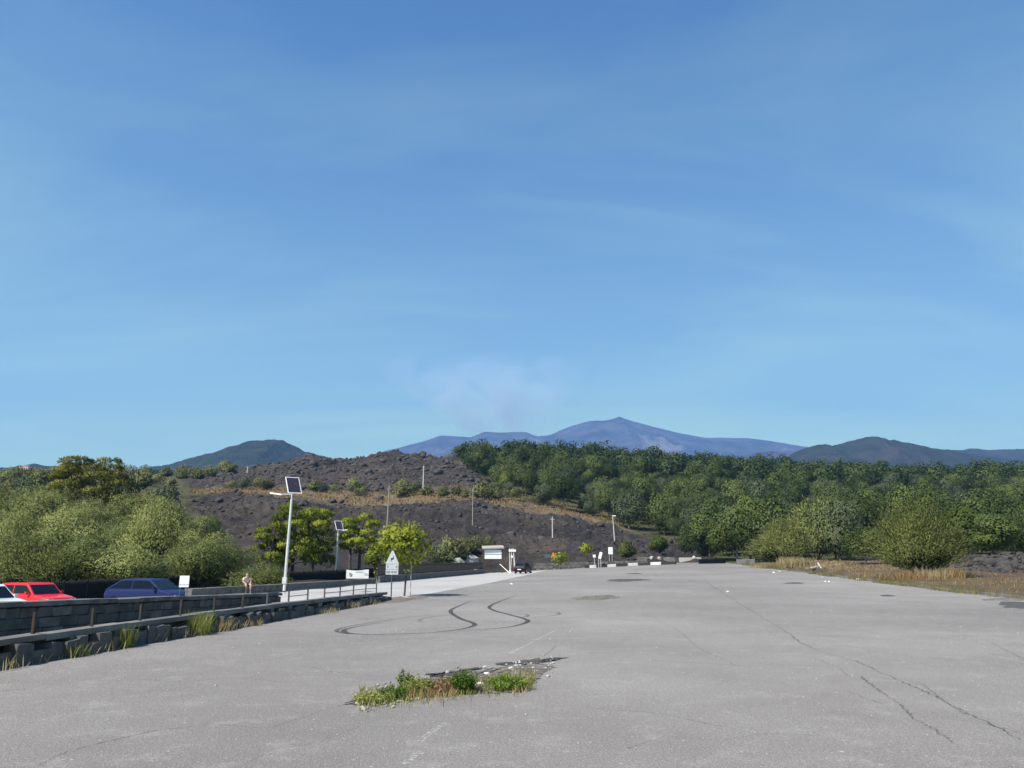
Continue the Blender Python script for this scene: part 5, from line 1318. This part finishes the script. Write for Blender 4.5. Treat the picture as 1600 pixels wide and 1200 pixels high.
edge_tuft(508, 958, 260, .55, .22, 'grass_dry', 'dry straw patch at the parapet foot below the railing', lean=1.0)
edge_tuft(352, 978, 160, .4, .2, 'grass_dry', 'flattened straw clump at the parapet foot under the wall end', lean=1.0)
# the weedy island in the asphalt
def weed(label, px, py, h, w_, n, seed, mat='leaf_weed', leaf=.02):
    p = gp(px, py, .02); c = thing('weed_plant', label, 'weed', p); q = np.random.default_rng(seed)
    ns = max(8, n // 22); th = q.uniform(0, 6.28, ns); rr = np.sqrt(q.random(ns)) * w_ / 2; hh = h * (1 - .5 * (rr / (w_ / 2)) ** 2) * q.uniform(.6, 1.1, ns)
    s = [(Vector((math.cos(a) * b_ * .5, math.sin(a) * b_ * .5, 0)), Vector((math.cos(a) * b_, math.sin(a) * b_, z)), .004, .0015) for a, b_, z in zip(th, rr, hh)]
    mb = MB()
    for a_, b_, c1, c2 in s: mb.tube(a_, b_, c1, c2, 4)
    mb.build('stems', mat, c, kind='stuff')
    k = q.integers(0, ns, n); f = q.uniform(.15, 1.05, n); base = np.array([tuple(t_[0]) for t_ in s])[k]; tip = np.array([tuple(t_[1]) for t_ in s])[k]
    C = base + (tip - base) * f[:, None] + q.normal(size=(n, 3)) * .018; D = unit(q.normal(size=(n, 3)) + np.array([0, 0, .4])); A = D * leaf * q.uniform(.6, 1.5, (n, 1)); B = unit(np.cross(D, q.normal(size=(n, 3)))) * leaf * .42
    obj('leaves', leafmesh('leaves', C, A, B, np.clip(.5 + .2 * q.normal(size=n), 0, 1), mat), c)
weed('tallest bright green weed in the middle of the asphalt weed patch', 724, 1083, .29, .40, 2200, 1)
weed('wide green weed at the right of the asphalt weed patch', 794, 1078, .18, .62, 2200, 2)
weed('yellow-green weed left of the middle of the weed patch', 655, 1086, .19, .5, 1800, 3, 'grass_green')
weed('thin stalky weed at the back left of the weed patch', 633, 1072, .2, .24, 400, 4, 'leaf_weed')
weed('low weed at the left end of the weed patch', 580, 1098, .10, .5, 1000, 5, 'grass_green')
weed('reddish-green weed between the two largest weeds of the patch', 690, 1085, .17, .4, 1300, 7, 'grass_rust')
weed('low weed just right of the left end of the weed patch', 615, 1093, .14, .4, 1000, 6, 'leaf_weed')
def patch_grass(name, mat, n, pxs, pys, h, seed):
    q = np.random.default_rng(seed); P = []
    while len(P) < n:
        f = q.random(); px = pxs[0] + (pxs[1] - pxs[0]) * f; mid = pys[0] + (pys[1] - pys[0]) * f
        p = gp(px, mid + q.normal() * pys[2]); P.append((p.x, p.y, p.z + .015))
    obj(name, blades(name, P, h * q.uniform(.35, 1.1, n), .004, mat, .9, seed), kind='stuff')
patch_grass('rusty_weeds', 'grass_rust', 800, (628, 712), (1087, 1082, 5), .14, 5)
patch_grass('rusty_weeds', 'grass_rust', 160, (802, 832), (1080, 1070, 6), .10, 6)
patch_grass('straw_weeds', 'grass_dry', 900, (556, 836), (1098, 1066, 8), .09, 7)
patch_grass('green_weeds', 'grass_green', 2200, (560, 838), (1097, 1064, 8), .10, 8)
patch_grass('green_weeds', 'grass_green', 260, (895, 968), (935, 933, 1.6), .08, 9)
# stones and grit
q = np.random.default_rng(77); P, S = [], []
for _ in range(420):
    f = q.random(); p = gp(555 + 310 * f, 1100 - 62 * f + q.normal() * 9); P.append((p.x, p.y, p.z + .012)); S.append(np.clip(q.lognormal(-4.25, .5), .006, .045))
V, F = rocks(P, S); obj('patch_gravel', mesh('patch_gravel', V, F, 'pale_rock'), kind='stuff')
N = 2600; y = 3.2 + 40 * q.random(N) ** 1.8; x = (q.random(N) - .5) * 1.45 * y; k = (x > E(y) + .1) & (x < K(y)); x, y = x[k], y[k]; S = np.clip(q.lognormal(-5.2, .5, len(x)), .004, .016) * np.clip(y / 12, .8, 1.5)
V, F = rocks(np.stack([x, y, lot_z(x, y) + S * .3], 1), S); obj('loose_grit', mesh('loose_grit', V, F, 'pale_rock'), kind='stuff')
for i, (px, py, s, lab) in enumerate([(757, 1045, .04, 'white rubble chunk at the back of the weed patch, right of the tallest weed'), (812, 1038, .032, 'flat white rubble piece at the far right of the weed patch'), (748, 1074, .07, 'pale chunk at the front of the weed patch between the two green weeds'), (652, 1072, .035, 'small white stone among the yellow-green weeds'), (614, 1092, .05, 'whitish stone near the left end of the weed patch'), (760, 1056, .05, 'white rubble chunk right behind the wide green weed')]):
    V, F = subdiv_rock(90 + i, 1, .5); p = gp(px, py); o = obj('rubble_chunk', mesh('rubble_chunk', np.array(V) * s * np.array([1.5, 1, .6]), F, 'paper_white'), None, (p.x, p.y, p.z + s * .3 + .02), q.uniform(0, 6)); tag(o, lab, 'stone')
for i, (px, py, s, lab) in enumerate([(1341, 906.5, .2, 'largest piece of white litter at the kerb grass'), (1296, 909, .10, 'white litter on the asphalt, right of a pair'), (1290, 909.3, .09, 'white litter on the asphalt, left of a pair'), (1218, 893.5, .17, 'white litter near the far broom bush'), (1209, 895, .13, 'small white litter left of the far broom bush litter'), (1285, 903.5, .14, 'white scrap by the debris pile'), (799, 913, .12, 'lone white scrap on the asphalt below the black car'), (1137, 925, .1, 'tiny white scrap in the middle of the asphalt')]):
    V, F = subdiv_rock(120 + i, 1, .9); p = gp(px, py); o = obj('litter', mesh('litter', np.array(V) * s * np.array([1.2, .8, .55]), F, 'paper_white'), None, (p.x, p.y, p.z + s * .3), q.uniform(0, 6)); tag(o, lab, 'litter')
# debris heap by the kerb
b_ = at_ground(1281, 82)
c = thing('debris_heap', 'heap of broken planks and branches on the verge left of the low dark tree', 'debris', b_)
for i in range(11):
    a = q.uniform(-.5, .5) + (0 if i < 8 else 1.2); L = q.uniform(.8, 2.0); cx_ = q.uniform(-1.3, 1.6); cz = q.uniform(.05, .45) * (1 - abs(cx_) / 2.4)
    m_ = Matrix.Translation((cx_, q.uniform(-.5, .5), cz + .08)) @ Matrix.Rotation(a, 4, 'Z') @ Matrix.Rotation(q.uniform(-.35, .35), 4, 'Y')
    MB().box(-L / 2, L / 2, -.07, .07, -.02, .02, m_).build('plank', ['timber_pale', 'timber_dark', 'pale_concrete'][i % 3], c)
for i in range(6):
    V, F = subdiv_rock(140 + i, 1, .5); obj('stone', mesh('stone', np.array(V) * q.uniform(.12, .28), F, 'lava_stone'), c, (q.uniform(-1.6, 1.4), q.uniform(-.4, .4), .1))

# ------------------------------------------------------------------ right kerb, stone by stone
kr = obj('kerb', None, kind='structure'); kr.empty_display_size = .3; y = 26.0
kme = [MB().box(-.07, .07, -.5, .5, -.25, .13).mesh('kerb_stone', 'concrete') for _ in range(1)]
while y < 128:
    ln = 1.0 if y < 62 else 2.4
    xk = float(K(y + ln / 2)) + .12; o = obj('kerb_stone', kme[0], kr, (xk, y + ln / 2, float(lot_z(xk, y + ln / 2)) + random.uniform(-.03, .01)), -math.atan(.134)); o.scale = (1, ln - .015, 1); y += ln

# ------------------------------------------------------------------ person sitting on the low wall
def skin_body(name, joints, edges, mat, parent=None, lvl=2):
    me = bpy.data.meshes.new(name); me.from_pydata([j[0] for j in joints], edges, []); me.materials.append(M[mat])
    o = obj(name, me, parent); o.modifiers.new('skin', 'SKIN'); lay = me.skin_vertices[0].data
    for v, j in zip(lay, joints): v.radius = (j[1], j[2] if len(j) > 2 else j[1])
    lay[0].use_root = True; s = o.modifiers.new('sub', 'SUBSURF'); s.levels = lvl; s.render_levels = lvl; return o
pw = on_edge(42.6, FOFF + .12); t0 = .455
pe = thing('person', 'person in a pale pink top and dark shorts sitting on the low wall', 'person', (pw.x, pw.y, t0), EROT - math.pi / 2 + .75)
pe.scale = (.9, .9, .9)
J = [((0, 0, .10), .13, .11), ((0, -.03, .28), .12, .09), ((0, -.07, .46), .15, .09), ((0, -.09, .55), .055, .055), ((0, -.115, .66), .075, .09), ((0, -.12, .76), .06, .075),
     ((.18, -.08, .47), .055), ((.24, -.13, .25), .042), ((.13, -.30, .14), .034), ((.09, -.37, .13), .036),
     ((-.18, -.08, .47), .055), ((-.24, -.13, .25), .042), ((-.13, -.30, .14), .034), ((-.09, -.37, .13), .036),
     ((.10, -.08, .08), .085), ((.14, -.44, .09), .062), ((.13, -.46, -.16), .05), ((.13, -.42, -.40), .036), ((.13, -.53, -.44), .032),
     ((-.10, -.08, .08), .085), ((-.14, -.44, .09), .062), ((-.15, -.48, -.16), .05), ((-.15, -.46, -.40), .036), ((-.15, -.57, -.44), .032)]
ED_ = [(0, 1), (1, 2), (2, 3), (3, 4), (4, 5), (2, 6), (6, 7), (7, 8), (8, 9), (2, 10), (10, 11), (11, 12), (12, 13), (0, 14), (14, 15), (15, 16), (16, 17), (17, 18), (0, 19), (19, 20), (20, 21), (21, 22), (22, 23)]
skin_body('body', J, ED_, 'skin', pe)
skin_body('top', [((0, 0, .09), .15, .13), ((0, -.03, .28), .14, .11), ((0, -.07, .45), .165, .105), ((.19, -.085, .45), .07), ((.225, -.115, .32), .06), ((-.19, -.085, .45), .07), ((-.225, -.115, .32), .06)], [(0, 1), (1, 2), (2, 3), (3, 4), (2, 5), (5, 6)], 'shirt_pink', pe)
skin_body('shorts', [((0, 0, .06), .15, .12), ((.10, -.10, .085), .10), ((.13, -.34, .095), .085), ((-.10, -.10, .085), .10), ((-.13, -.34, .095), .085)], [(0, 1), (1, 2), (0, 3), (3, 4)], 'shorts_dark', pe)
skin_body('hair', [((0, -.06, .66), .06, .085), ((0, -.085, .77), .07, .085), ((0, -.13, .80), .05, .06)], [(0, 1), (1, 2)], 'hair_brown', pe)
for s_, y_ in ((.13, -.49), (-.15, -.53)): skin_body('shoe', [((s_, y_ + .06, -.43), .042), ((s_, y_ - .06, -.445), .038)], [(0, 1)], 'shoe_white', pe, 1)
for s_ in (.13, -.15): skin_body('sock', [((s_, -.44 if s_ > 0 else -.47, -.28), .05), ((s_, -.42 if s_ > 0 else -.455, -.40), .042)], [(0, 1)], 'shoe_white', pe, 1)
